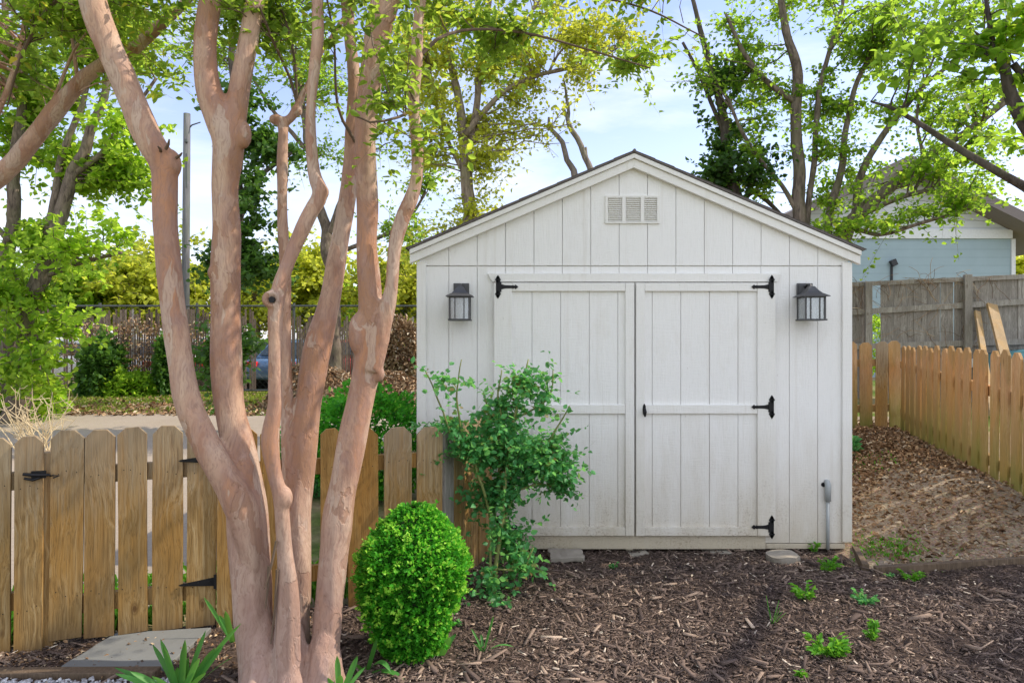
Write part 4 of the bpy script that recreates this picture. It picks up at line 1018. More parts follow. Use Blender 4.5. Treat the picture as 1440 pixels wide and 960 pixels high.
tree('slender_tree', 'slender grey multi-stem tree rising behind the left slope of the shed roof', 'tree',
  [[(655,612,10.6,24),(657,400,10.6,22),(658,310,10.6,19),(656,240,10.6,17),(655,195,10.6,14),(642,130,10.6,11),(630,60,10.6,8),(620,-30,10.6,6)],
   [(657,230,10.6,12),(668,170,10.6,10),(672,110,10.6,9),(682,50,10.6,7),(692,-30,10.6,5)],
   [(657,190,10.5,8),(678,160,10.5,8),(705,132,10.5,7),(750,108,10.5,6),(800,96,10.5,5),(850,78,10.5,3),(880,60,10.5,2)],
   [(656,250,10.6,7),(632,200,10.6,6),(612,140,10.6,5),(600,80,10.6,4)],[(770,105,10.5,4),(790,70,10.5,3),(830,40,10.5,2)],[(668,120,10.6,5),(720,60,10.6,4),(760,0,10.6,3)]],
  [blobpx(*b) for b in [(620,70,10.6,55,70,1.2,40),(690,60,10.6,65,60,1.2,40),(750,120,10.5,70,42,.9,29),(655,190,10.6,55,50,.9,23),(840,70,10.5,60,40,.8,17),(640,290,10.4,50,35,.6,12),(690,240,10.5,45,35,.6,12),(800,20,10.6,80,40,1.,20),(600,180,10.6,35,60,.7,15),(720,-20,10.6,120,40,1.2,23),(770,190,10.4,35,35,.5,6)]],
  'yellow', 'barkl', .066, 64, seed=23, width=.7, spread=.2, twr=.012, base=P(655,612,10.6))
tree('background_tree', 'pale spring tree filling the gaps between the crape myrtle stems', 'tree',
  [[(470,560,16,20),(468,420,16,18),(452,300,16,14),(430,180,16,10),(410,60,16,7),(400,-20,16,5)],[(460,330,16,9),(500,240,16,8),(540,150,16,6),(570,60,16,4)],[(440,220,16,7),(380,150,16,5),(340,80,16,4)],[(462,360,16,7),(560,320,16,5),(600,270,16,3)]],
  [blobpx(*b) for b in [(410,60,16,60,70,1.6,18),(470,110,16,60,70,1.5,20),(560,80,16,40,90,1.4,20),(580,220,16,35,60,1.1,12),(460,210,16,45,40,1.,8),(560,310,16,50,35,1.,8),(380,130,16,45,45,1.,9),(610,330,16,40,28,.8,6),(250,40,16,60,50,1.4,14),(440,10,16,120,50,1.5,14)]],
  'deep', 'bark', .085, 60, seed=24, width=.7, spread=.28, twr=.016, base=P(470,560,16))
# bright shrubs and trees beyond the slatted fence
spec = [(175,400,26,75,42,'yellow','rounded yellow-green tree beyond the fence, right of the maple trunks',120),
        (95,405,25,60,45,'maple','bright green tree beyond the fence behind the maple trunks',80),
        (430,395,27,50,50,'yellow','yellow-green tree beyond the fence between the thin stem and the leaning stem',90),
        (560,400,27,60,62,'yellow','tall yellow tree beyond the fence beside the shed wall',110),
        (355,415,30,60,38,'yellow','low yellow tree beyond the fence behind the ivy-wrapped tree',70),
        (250,395,29,60,58,'yellow','bright tree beyond the fence beside the utility pole',90),
        (490,420,31,60,35,'deep','low green tree beyond the fence between the two leaning stems',60),
        (10,420,27,70,60,'deep','dark green tree beyond the fence at the left edge',70)]
for i, (px, py, Y, rx, ry, mt, lab, nt_) in enumerate(spec):
    tree('background_tree', lab, 'tree', [[(px,HZ+F*1.5/Y,Y,14),(px+4,py+20,Y,12),(px-3,py-ry*.5,Y,6)],[(px+2,py+18,Y,8),(px+rx*.5,py-5,Y,4)],[(px+2,py+18,Y,8),(px-rx*.5,py-8,Y,4)]],
      [blobpx(px,py,Y,rx,ry,1.6,nt_),blobpx(px-rx*.4,py+20,Y-.6,rx*.6,ry*.7,1.2,nt_//3),blobpx(px+rx*.4,py+16,Y-.3,rx*.6,ry*.7,1.2,nt_//3)], mt, 'bark', .19, 54, seed=40+i, width=.85, spread=.4, twr=.02, side=2, group='trees beyond the slatted fence')
# right side trees
tree('ivy_covered_tree', 'ivy-smothered slanting tree right of the shed roof peak', 'tree',
  [[(1030,613,10.4,26),(1032,400,10.4,24),(1030,300,10.4,22),(1022,230,10.4,17),(1015,160,10.4,12),(1000,100,10.4,9),(985,40,10.4,7),(970,-20,10.4,5)],
   [(1030,300,10.4,10),(1060,270,10.4,8),(1095,300,10.4,5)],[(1018,190,10.4,7),(985,110,10.4,5),(960,60,10.4,4)],[(1015,160,10.4,6),(1045,110,10.4,5),(1070,60,10.4,4)]],
  [blobpx(*b) for b in [(1032,262,10.3,42,34,.5,20),(1020,200,10.3,24,42,.35,14),(1008,130,10.3,22,45,.3,9),(1052,240,10.3,28,30,.4,7)]],
  'ivy', 'barkd', .07, 80, seed=31, width=.85, spread=.14, twr=.01, base=P(1030,613,10.4))
RT = [[(1128,616,9.9,30),(1127,420,9.9,24),(1126,330,9.9,19),(1125,250,9.9,17),(1122,170,9.9,15),(1119,100,9.9,14),(1108,50,9.9,11),(1096,-20,9.9,8)],
   [(1122,145,9.9,8),(1090,125,9.9,8),(1062,95,9.9,7),(1040,65,9.9,6),(1020,20,9.9,4)],
   [(1168,612,9.7,34),(1176,420,9.7,28),(1188,335,9.7,25),(1215,295,9.7,19),(1252,265,9.7,16),(1290,232,9.7,12),(1330,205,9.7,10),(1372,176,9.7,9),(1420,140,9.7,7),(1470,110,9.7,5)],
   [(1180,370,9.8,16),(1203,300,9.8,11),(1212,240,9.8,10),(1235,200,9.8,9),(1268,158,9.8,8),(1300,120,9.8,6),(1350,80,9.8,5),(1400,30,9.8,4)],
   [(1172,400,9.9,14),(1166,320,9.9,11),(1180,250,9.9,10),(1190,180,9.9,8),(1200,130,9.9,7),(1222,80,9.9,6),(1250,20,9.9,5),(1262,-30,9.9,4)],
   [(1130,360,9.9,9),(1140,270,9.9,8),(1150,170,9.9,8),(1152,120,9.9,7),(1170,60,9.9,6),(1190,-10,9.9,4)],
   [(1124,300,9.9,8),(1100,262,9.9,6),(1066,222,9.9,6),(1040,180,9.9,5),(1025,140,9.9,4)],
   [(1252,265,9.7,8),(1300,250,9.6,6),(1350,215,9.5,6),(1400,150,9.5,5),(1440,110,9.5,4)],
   [(1215,300,9.5,8),(1260,280,9.3,7),(1310,268,9.2,6),(1350,280,9.0,5),(1400,272,9.0,4)],
   [(1200,320,9.4,7),(1240,330,9.0,5),(1290,315,8.8,5),(1340,300,8.7,4),(1370,292,8.7,3)],
   [(1300,225,9.6,5),(1290,160,9.6,4),(1310,90,9.6,3),(1340,30,9.6,3)]]
tree('spreading_tree', 'large spreading multi-stem tree fanning out behind the right roof slope', 'tree', RT,
  [blobpx(*b) for b in [(1070,70,9.9,70,60,1.2,18),(1160,60,9.9,70,60,1.2,18),(1260,60,9.7,80,60,1.3,22),(1360,60,9.6,90,60,1.3,22),(1020,30,9.9,70,45,1.,9),(1100,160,9.8,50,45,.9,9),(1190,150,9.7,60,50,1.,14),(1290,150,9.6,75,45,1.1,17),(1390,150,9.4,70,50,1.,14),(1220,230,9.5,70,40,.9,14),(1320,235,9.2,70,32,.9,12),(1160,260,9.6,45,40,.7,7),(1260,300,9.0,75,24,.6,11),(1340,275,8.8,40,24,.5,6),(1200,-40,9.8,200,50,1.6,18),(1400,-40,9.8,120,50,1.6,11),(1070,240,9.7,35,50,.6,5),(975,70,9.9,40,60,.8,4),(1330,285,8.8,75,24,.5,7),(1380,262,8.9,50,24,.5,4),(1410,230,9.3,50,30,.7,4)]],
  'deep', 'bark', .060, 84, seed=32, width=.75, spread=.19, twr=.013, base=P(1168,612,9.7), wob=.08)
# broad tree just outside the frame on the right; its limbs reach in and its crown shades the bed
def W(x, y, z, w):  # world point as limb row in the px convention
    return (720+F*x/y, HZ+F*(CAMZ-z)/y, y, w*F/y)
tree('overhanging_tree', 'dark limbs and big soft leaves of a nearer tree reaching in from the right edge', 'tree',
  [[W(5.6,4.6,.2,.30),W(5.5,4.6,1.5,.26),W(5.3,4.7,2.6,.22),W(5.0,4.9,3.4,.17),W(4.6,5.0,4.2,.12),W(4.2,5.0,5.0,.08)],
   [W(5.4,4.65,2.2,.13),(1560,330,5.0,22),(1440,262,5.0,13),(1400,240,5.0,11),(1340,205,5.1,9),(1290,172,5.2,7),(1250,150,5.3,5),(1225,143,5.4,3)],
   [W(5.1,4.8,3.2,.12),(1520,240,4.9,24),(1440,165,4.9,20),(1418,115,4.9,15),(1412,92,4.9,13),(1398,70,4.9,8),(1390,20,4.9,6),(1380,-60,4.9,4)],
   [(1425,90,4.9,10),(1438,105,4.9,9),(1455,120,4.9,8)],
   [W(5.0,4.9,3.4,.12),W(5.2,3.9,4.3,.09),W(5.0,3.0,4.9,.06),W(4.6,2.4,5.1,.04)],[W(5.1,4.8,3.3,.12),W(6.2,4.7,4.2,.09),W(7.4,4.5,4.8,.07),W(8.8,4.2,5.2,.04)],[W(6.2,4.7,4.2,.07),W(7.4,5.2,4.6,.05),W(8.9,5.3,4.5,.03)],
   [W(4.7,5.0,4.0,.09),W(3.8,4.6,4.9,.06),W(3.0,4.3,5.5,.04)]],
  [(Vector((8.4,3.9,5.2)),(1.4,1.2,.8),34),(Vector((7.0,5.25,4.8)),(1.2,.5,.6),26),(Vector((6.9,3.2,5.4)),(.7,.6,.4),7),(Vector((5.2,4.9,5.3)),(.7,.8,.5),6),(Vector((9.2,5.2,4.4)),(1.2,1.0,.9),22),(Vector((6.0,4.9,4.3)),(.5,.5,.4),4),
   blobpx(1400,40,4.8,60,40,.3,7),blobpx(1300,50,5.0,60,40,.3,5),blobpx(1430,190,5.0,30,50,.3,2),blobpx(1380,95,4.9,40,20,.2,2)],
  'deep', 'barkd', .072, 56, seed=33, width=.75, spread=.16, twr=.010, base=Vector((5.6,4.6,.3)), wob=.06, n=12)
# dead snag
mb = MB()
sn = thing('dead_tree', P(822,611,10.8), 'two bare dead stems poking up behind the shed roof', 'tree')
for l in ([(822,611,10.8,18),(820,420,10.8,15),(812,300,10.8,12),(808,250,10.8,10),(797,225,10.8,8),(790,200,10.8,7),(778,182,10.8,6),(772,165,10.8,3)],[(818,400,10.8,14),(834,280,10.8,10),(829,240,10.8,9),(816,205,10.8,8),(803,175,10.8,7),(794,158,10.8,4),(790,150,10.8,2)],[(800,170,10.8,5),(797,140,10.8,4),(792,110,10.8,2)],[(828,240,10.8,5),(823,207,10.8,3)]):
    l = limb(l); mb.tube([Vector(r[:3])+Vector((noise.noise(Vector((0,0,r[2]*3))),0,0))*.05 for r in l], [r[3] for r in l], 8)
part('trunk', mb, 'dead', sn, smooth=True)
# tree at far right between house and frame edge
tree('background_tree', 'small yellow-green tree beyond the blue house at the right edge', 'tree', [[(1440,520,26,8),(1438,420,26,7),(1434,370,26,4)]], [blobpx(1440,372,26,40,14,1.,30),blobpx(1450,392,25,40,10,.8,20)], 'yellow', 'bark', .2, 30, seed=52, width=.8, spread=.3, side=2)
tree('background_tree', 'dark evergreen mass glimpsed right of the blue house', 'tree', [[(1500,520,30,8),(1500,380,30,6)]], [blobpx(1500,400,30,60,60,1.5,60)], 'deep', 'bark', .25, 30, seed=53, width=.8, spread=.3, side=2)

# ================================================================== SHRUBS AND PLANTS
def bush(name, label, cat, c, r, nl, size, mat, width=.6, inner=None, seed=1, stems=5, shape=None):
    rr = np.random.default_rng(seed); t = thing(name, (c[0], c[1], ground(c[0], c[1])), label, cat)
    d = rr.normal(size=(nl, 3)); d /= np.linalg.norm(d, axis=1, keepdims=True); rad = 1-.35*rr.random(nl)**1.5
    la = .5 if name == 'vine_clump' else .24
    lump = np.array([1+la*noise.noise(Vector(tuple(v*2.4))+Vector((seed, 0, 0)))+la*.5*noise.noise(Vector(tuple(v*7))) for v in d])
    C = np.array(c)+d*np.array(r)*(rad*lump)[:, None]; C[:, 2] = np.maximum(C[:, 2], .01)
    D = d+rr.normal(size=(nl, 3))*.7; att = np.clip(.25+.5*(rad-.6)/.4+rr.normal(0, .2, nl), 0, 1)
    mb = MB(); s_ = random.Random(seed)
    for i in range(stems):
        e = Vector(c)+Vector((s_.uniform(-.7,.7)*r[0], s_.uniform(-.7,.7)*r[1], s_.uniform(0, .7)*r[2])); b0 = Vector((c[0]+s_.uniform(-.1,.1)*r[0], c[1], 0))
        mb.tube([b0, b0.lerp(e, .5)+Vector((s_.gauss(0,.03), s_.gauss(0,.03), .03)), e], [.012, .009, .004], 6)
    part('stems', mb, 'twig', t); part('foliage', leaf_mesh('f', C, D, size, width, att=att), mat, t); return t
bush('shrub', 'glossy green shrub behind the picket fence beside the shed wall', 'shrub', (-1.30, 6.3, .52), (.62, .5, .52), 9000, .045, 'box', .6, seed=3)
bush('shrub', 'low green shrub behind the picket fence between the leaning stems', 'shrub', (-1.95, 6.5, .35), (.4, .4, .36), 3500, .04, 'rose', .6, seed=4)
bush('vine_clump', 'dark green vine clump climbing the slatted fence beneath the utility pole side', 'shrub', P(145,528,17.3), (.55, .5, .85), 5000, .11, 'ivy', .8, seed=5)
bush('vine_clump', 'trailing weeds at the fence foot right of the larger vine clump', 'shrub', P(180,548,17.2), (.75, .4, .45), 3000, .10, 'maple', .7, seed=6)
bush('vine_clump', 'narrow column of vine on the slatted fence left of the first big stem', 'shrub', P(233,515,17.3), (.22, .3, .75), 2600, .10, 'ivy', .8, seed=7)
bush('shrub', 'leafy green undergrowth beneath the maple trunks', 'shrub', P(15,560,12.5), (.9, .6, .55), 5000, .09, 'maple', .8, seed=8)
bush('shrub', 'bright green low bush left of the maple trunks', 'shrub', P(10,500,12.8), (.7, .5, .5), 4000, .11, 'maple', .8, seed=9)
bush('vine_clump', 'reddish brown dry vine on the slatted fence beside the shed', 'shrub', P(565,492,17.4), (.5, .25, .75), 4200, .09, 'litter', .6, seed=10)
bush('vine_clump', 'dry brown vine tangle spread along the slatted fence right of the maple', 'shrub', P(190,488,17.6), (2.1, .22, .7), 2300, .075, 'litter', .5, seed=14)
bush('shrub', 'small clump of weeds at the fence foot left of the shed', 'shrub', P(520,545,16.8), (1.3, .4, .25), 3200, .09, 'deep', .6, seed=12)
bush('weed_plant', 'small blue-green weed at the back corner of the side yard', 'weed', (3.42, 6.95, ground(3.42,6.95)+.08), (.09,.09,.12), 260, .06, 'rose', .5, seed=13, stems=3)

# boxwood
def boxwood():
    Y = 3.22; c = P(580, 822, Y); t = thing('boxwood_shrub', (c.x, Y, 0), 'bright green clipped boxwood shrub in the mulch before the fence corner', 'shrub')
    prof = [(935, 24), (912, 40), (882, 53), (845, 65), (805, 74), (778, 73), (762, 64), (745, 50), (728, 35), (711, 17)]
    def rad(z):
        py = HZ+(CAMZ-z)*F/Y
        for (a, ra), (b, rb) in zip(prof[:-1], prof[1:]):
            if b <= py <= a: return (ra+(rb-ra)*(a-py)/(a-b))*Y/F
        return 0
    z0, z1 = toz(935, Y), toz(711, Y); n = 30000; C = []; D = []; A = []
    cx = lambda z: c.x+(.012 if z > .4 else -.01)
    while len(C) < n:
        z = R.uniform(z0, z1); r = rad(z)
        if r <= 0 or R.random() > r/.27: continue
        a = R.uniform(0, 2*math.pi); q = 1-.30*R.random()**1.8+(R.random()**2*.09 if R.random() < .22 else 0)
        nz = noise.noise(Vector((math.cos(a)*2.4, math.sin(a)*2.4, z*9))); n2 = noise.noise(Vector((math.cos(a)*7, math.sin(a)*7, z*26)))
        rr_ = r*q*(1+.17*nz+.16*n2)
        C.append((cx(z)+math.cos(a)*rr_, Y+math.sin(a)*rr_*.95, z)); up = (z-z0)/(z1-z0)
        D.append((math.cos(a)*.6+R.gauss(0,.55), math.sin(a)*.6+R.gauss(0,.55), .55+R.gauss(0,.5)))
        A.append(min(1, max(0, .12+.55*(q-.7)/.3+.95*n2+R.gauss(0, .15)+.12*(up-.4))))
    base = list(zip(C, D))
    for _ in range(170):
        (x, y, z), d_ = R.choice(base); v = Vector((x-c.x, y-Y, (z-(z0+z1)/2)*.8)).normalized(); v = (v+Vector((R.gauss(0,.25), R.gauss(0,.25), .35))).normalized()
        if Vector((x-c.x, y-Y, 0)).length < rad(z)*.85: continue
        L_ = R.uniform(.015, .045)
        for j in range(7): C.append((x+v.x*L_*j/6, y+v.y*L_*j/6, z+v.z*L_*j/6)); D.append((v.x+R.gauss(0,.7), v.y+R.gauss(0,.7), v.z+R.gauss(0,.5))); A.append(min(1, max(0, R.gauss(.8, .15))))
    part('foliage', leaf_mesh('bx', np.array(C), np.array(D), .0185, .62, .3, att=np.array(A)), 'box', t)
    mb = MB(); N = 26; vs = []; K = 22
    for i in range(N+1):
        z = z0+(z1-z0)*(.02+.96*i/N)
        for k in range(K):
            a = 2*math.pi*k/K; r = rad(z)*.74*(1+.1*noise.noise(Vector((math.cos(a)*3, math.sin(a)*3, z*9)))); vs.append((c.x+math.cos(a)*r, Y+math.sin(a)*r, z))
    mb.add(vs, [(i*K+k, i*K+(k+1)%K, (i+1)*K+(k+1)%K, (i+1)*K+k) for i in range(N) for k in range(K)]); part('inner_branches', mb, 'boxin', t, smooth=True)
    mb = MB(); mb.tube([(c.x, Y, -.02), (c.x+.005, Y, .15)], [.022, .018], 8); part('stem', mb, 'twig', t)
boxwood()

# rose bush
def rose():
    t = thing('rose_bush', (-.13, 3.95, 0), 'leafy green rose bush growing against the left shed door', 'rose bush')
    canes = [[(690,858,3.95,7),(697,800,3.97,6),(705,740,4.0,6),(712,660,4.05,5),(722,590,4.1,4),(735,540,4.15,3),(744,505,4.2,2)],
             [(722,815,4.1,6),(714,770,4.1,5),(711,720,4.1,5),(700,650,4.1,4),(690,600,4.1,3),(680,550,4.1,2)],
             [(688,855,3.95,5),(690,780,3.97,4),(688,720,4.0,4),(668,655,4.0,4),(648,600,4.0,3),(642,550,4.0,2.5),(650,505,4.0,1.5)],
             [(695,840,3.95,5),(702,760,4.0,5),(725,690,4.1,4),(760,640,4.15,3.5),(785,600,4.2,2.5),(800,570,4.2,1.5)],
             [(668,655,4.0,3),(640,620,3.95,3),(615,560,3.95,2.5),(598,520,3.95,1.5)], [(725,690,4.1,3),(760,680,4.15,3),(790,690,4.2,2),(805,700,4.2,1.5)],
             [(700,800,3.95,3),(735,800,4.0,2.5),(750,770,4.0,2)],[(716,630,4.1,3),(700,560,4.1,2.5),(706,520,4.1,1.5)],[(722,590,4.1,3),(770,560,4.15,2.5),(778,520,4.15,1.5)]]
    L = [limb(c, step=.04) for c in canes]; mb = MB()
    for l in L: mb.tube([Vector(r[:3])+Vector((noise.noise(Vector((r[2]*7, 0, 1))), noise.noise(Vector((r[2]*7, 4, 1))), 0))*.012 for r in l], [r[3] for r in l], 7)
    part('cane', mb, M_rosecane, t, smooth=True)
    B = [blobpx(*b) for b in [(730,600,4.15,52,46,.16,44),(700,640,4.1,50,40,.18,38),(755,640,4.2,42,40,.16,32),(715,690,4.12,48,34,.16,30),(665,655,4.0,30,40,.12,16),(640,590,4.0,24,28,.1,8),(790,640,4.2,22,42,.1,14),(800,680,4.2,12,22,.06,5),(745,550,4.15,28,26,.1,12),(690,560,4.1,20,22,.08,5),(610,535,3.95,16,10,.05,3),(650,530,4.0,10,18,.05,3),
        (735,750,4.1,24,28,.1,9),(745,790,4.05,22,20,.1,8),(690,800,3.95,22,30,.1,8),(712,825,3.95,26,16,.1,9),(700,750,4.0,18,22,.08,5),(642,650,3.95,16,24,.06,6),(765,560,4.15,20,20,.06,6),(778,525,4.15,10,14,.04,3),(735,530,4.15,20,22,.07,6)]]
    tw, C, D, A = grow(L, B, .04, 38, spread=.055, twr=.0028, seed=9, side=4, maxlen=.6, droop=.1)
    A = A+np.where((NR.random(len(A)) < .05) & (C[:, 2] > 1.0), 1, 0); A = np.clip(A, 0, 1)
    part('twigs', tw, M_rosecane, t); part('foliage', leaf_mesh('rs', C, D, .035, .74, .2, att=A), 'rose', t); print('rose', len(C))
M_rosecane = m_plain('rose_cane', (.17,.19,.05), .6, var=.4)
rose()

# strap-leaved lilies
def strap_clump(px, py, leaves, label, name='lily_clump', cat='lily', wd=.024, mat='lily'):
    Y = F*CAMZ/(py-HZ); b = P(px, py, Y); t = thing(name, (b.x, b.y, 0), label, cat, None)
    for (dx, dz, bow) in leaves:   # tip offset in px right, px up; bow sideways
        mb = MB(); tip = Vector((dx*Y/F, R.uniform(-.12, .08), dz*Y/F)); n = 10; w = wd*R.uniform(.8, 1.15); prev = []
        rows = []
        for i in range(n+1):
            s_ = i/n; p = Vector((tip.x*s_, tip.y*s_, tip.z*(s_*(1+bow)-bow*s_*s_*1.0)))
            if bow > .6: p.z = tip.z*math.sin(s_*math.pi*.8)/math.sin(math.pi*.8)*.6+.0
            ww = w/2*min(1, .6+s_*1.4)*(1-max(0, (s_-.72)/.28)**2.2*.93)
            sd = Vector((1, .25, 0)) if abs(dx) < abs(dz) else Vector((.45, 1, .3)); sd.normalize()
            rows.append((p-sd*ww+Vector((0, -.004, ww*.2)), p, p+sd*ww+Vector((0, -.004, ww*.2))))
        vs = [v for r in rows for v in r]; fs = []
        for i in range(n): fs += [(i*3, i*3+1, i*3+4, i*3+3), (i*3+1, i*3+2, i*3+5, i*3+4)]
        mb.add(vs, fs, R.uniform(.3, .95)); part('leaf', mb, mat, t, world=False, smooth=True)
    return t
strap_clump(255, 985, [(-60,52,.15),(-32,84,.1),(5,80,.15),(35,70,.2),(60,80,.0),(-5,48,.3),(42,48,.3),(-92,48,.25),(18,98,.05),(-85,45,.2),(-45,75,.2),(-15,85,.1),(25,90,.1),(50,78,.1),(8,60,0),(70,60,.3),(-25,50,.3),(85,110,.2)], 'large clump of broad lily leaves at the foot of the biggest stems')
strap_clump(328, 905, [(-42,65,.1),(-20,40,.2),(3,60,0),(8,28,.3)], 'lily leaves sprouting between the flagstone and the tree base')
strap_clump(478, 985, [(-6,60,0),(8,52,.1),(22,58,0),(-14,38,.2),(32,40,.3)], 'low lily leaves at the right foot of the crape myrtle')
strap_clump(515, 948, [(20,62,-.1),(-12,30,.2),(58,12,.9),(40,24,.9)], 'curling blue-green lily leaves before the boxwood', wd=.022)
strap_clump(620, 925, [(14,38,.0),(20,30,.3)], 'single upright tulip leaf right of the boxwood foot', 'tulip_leaves', 'tulip', .03)
strap_clump(680, 918, [(14,52,0),(-18,30,.3),(-4,22,.4),(18,18,.6),(42,10,.9),(52,-4,.9),(-14,16,.6)], 'spidery green bulb sprout in the mulch right of the boxwood', 'bulb_sprout', 'sprout', .012)
strap_clump(1085, 880, [(-6,42,0),(4,34,0),(10,38,.1),(14,26,.1),(-2,22,0),(18,20,.3)], 'thin grassy sprout standing in the mulch', 'grass_tuft', 'grass tuft', .006)
def weed(px, py, wpx, hpx, n, label, size=.05, mat='weed'):
    Y = F*(CAMZ-ground((px-720)/F*4, 4)*0)/(py-HZ); b = P(px, py, Y); z = ground(b.x, b.y)+.015; o = thing('weed_plant', (b.x, b.y, z), label, 'weed', 'weeds sprouting in the mulch')
    w = wpx*Y/F/2; h = hpx*Y/F; C = []; D = []; mb = MB()
    k = max(5, n//6)
    for i in range(k):
        a = R.uniform(0, 6.28); l = R.uniform(.5, 1); e = Vector((math.cos(a)*w*l, math.sin(a)*w*l*.6, h*R.uniform(.3, .95))); mb.tube([(0,0,-.01), e*.5+Vector((0,0,h*.15)), e], [.002, .0015, .001], 4, cap=False)
        for j in range(9):
            s_ = R.uniform(.3, 1); p = e*s_; C.append(tuple(p)); dr = Vector((math.cos(a)+R.gauss(0,.6), math.sin(a)+R.gauss(0,.6), R.uniform(-.1, .7))); D.append(tuple(dr))
    part('stems', mb, mat, o, world=False); part('leaves', leaf_mesh('w', np.array(C), np.array(D), size*.72, .5, .25, att=np.clip(NR.normal(.6, .2, len(C)), 0, 1)), mat, o, world=False)
weed(1131, 848, 32, 30, 70, 'bright upright weed in the sunlit patch of mulch', .045)
weed(1163, 803, 40, 20, 70, 'low weed below the conduit pipe', .045)
weed(1217, 853, 34, 18, 60, 'dark green weed right of the sunlit patch', .04, 'rose')
weed(1229, 905, 22, 30, 54, 'upright fern-like weed near the bottom right', .038)
weed(1160, 926, 70, 26, 140, 'widest leafy weed clump near the bottom edge', .05)
weed(1283, 820, 30, 16, 54, 'small weed below the right timber edging', .045)
weed(1126, 958, 14, 16, 30, 'tiny weed at the bottom edge', .035)
weed(864, 798, 14, 14, 30, 'tiny sprout before the middle of the shed doors', .03, 'rose')
weed(1144, 772, 12, 16, 30, 'small leaf sprout against the shed skirt by the pipe', .04)
weed(1252, 815, 14, 8, 20, 'tiny dark sprout beside the timber corner', .03, 'rose')
weed(640, 885, 16, 12, 24, 'tiny sprout between boxwood and rose bush', .03, 'rose')
# dry stalk plant
Y = 8.6; b = P(52, 640, Y); ds = thing('dry_shrub', (b.x, Y, 0), 'bare straw-coloured dead stalks standing beyond the left fence', 'dead shrub'); mb = MB()
for i in range(34):
    p = Vector((R.gauss(0,.10), R.gauss(0,.1), 0)); d = Vector((R.gauss(0,.3), R.gauss(0,.25), 1)); L_ = R.uniform(.5, .95); pts = [p]
    for s_ in range(6): 
        d += Vector((R.gauss(0,.22), R.gauss(0,.2), 0)); p = p+d.normalized()*L_/6; pts.append(p)
        if s_ > 1 and R.random() < .6: e = p+Vector((R.gauss(0,.14), R.gauss(0,.1), R.uniform(.02,.16))); mb.tube([p, p.lerp(e,.5)+Vector((0,0,-.02)), e], [.005, .004, .003], 4)
    mb.tube(pts, [.009-.001*k for k in range(7)], 5)
part('stalks', mb, 'straw', ds, world=False)

# ================================================================== BACKGROUND STRUCTURES
# slatted chain-link fence
cf = thing('chain_link_fence', (-6, 18, 0), 'tall chain-link fence threaded with ragged brown slats', 'fence')
FX0, FX1 = -16.0, 4.5
for z in (2.34, .12):
    mb = MB(); mb.tube([(FX0, 18, z), (FX1, 18, z)], .026, 8); part('rail', mb, 'steel', cf)
x = FX0
while x <= FX1+.01:
    mb = MB(); mb.tube([(x, 18.03, 0), (x, 18.03, 2.42)], .035, 8); part('post', mb, 'steel', cf); x += 2.56
mb = MB(); x = FX0+.03
while x < FX1:
    w = .046+R.random()*.012; nn_ = noise.noise(Vector((x*.8, 0, 0))); miss = noise.noise(Vector((x*.55, 7, 0)))
    top = 2.26-max(0, R.gauss(.06, .10))-(.35*R.random() if R.random() < .15 else 0); bot = .08+abs(R.gauss(0, .08))
    if -6.1 < x < -2.4: top -= .12+.1*R.random()
    if not (R.random() < .06+(.5 if miss > .38 else 0)):
        at_ = min(.84, max(0, .45+.5*nn_+R.gauss(0, .2)))
        if R.random() < .03: at_ = .97
        mb.box(x, x+w, 17.985, 17.99, bot, top, at_)
    x += .062
part('slat_panel', mb, 'slat', cf)
mb = MB()
k = int((FX1-FX0)/.16)
for i in range(k):   # diagonal wires
    xa = FX0+i*.16
    for s_ in (1, -1):
        a = Vector((xa, 17.97, .12)); b = Vector((xa+s_*2.2, 17.97, 2.32)); 
        if b.x > FX1 or b.x < FX0: continue
        mb.tube([a, b], .0022, 3, cap=False)
part('wire_mesh', mb, 'steel', cf)
# utility pole
up = thing('utility_pole', P(262,515,24), 'grey wooden utility pole with a thin lamp arm behind the leaning stem', 'utility pole')
a, b = P(260,535,24), P(263,160,24); mb = MB(); mb.tube([Vector((a.x,24,0)), Vector((b.x,24,b.z))], [.14, .115], 14); part('pole', mb, 'pole', up, smooth=True)
mb = MB(); mb.tube([P(264,182,24), P(270,176,24), P(282,172,24)], [.03,.025,.02], 6); part('arm', mb, 'steel', up)
mb = MB(); mb.tube([P(262,196,23.85), P(262,200,23.85)], .06, 8); mb.obox(P(262,240,23.86), Vector((.02,0,0)), Vector((0,.01,0)), Vector((0,0,.6))); part('fitting', mb, 'steel', up)

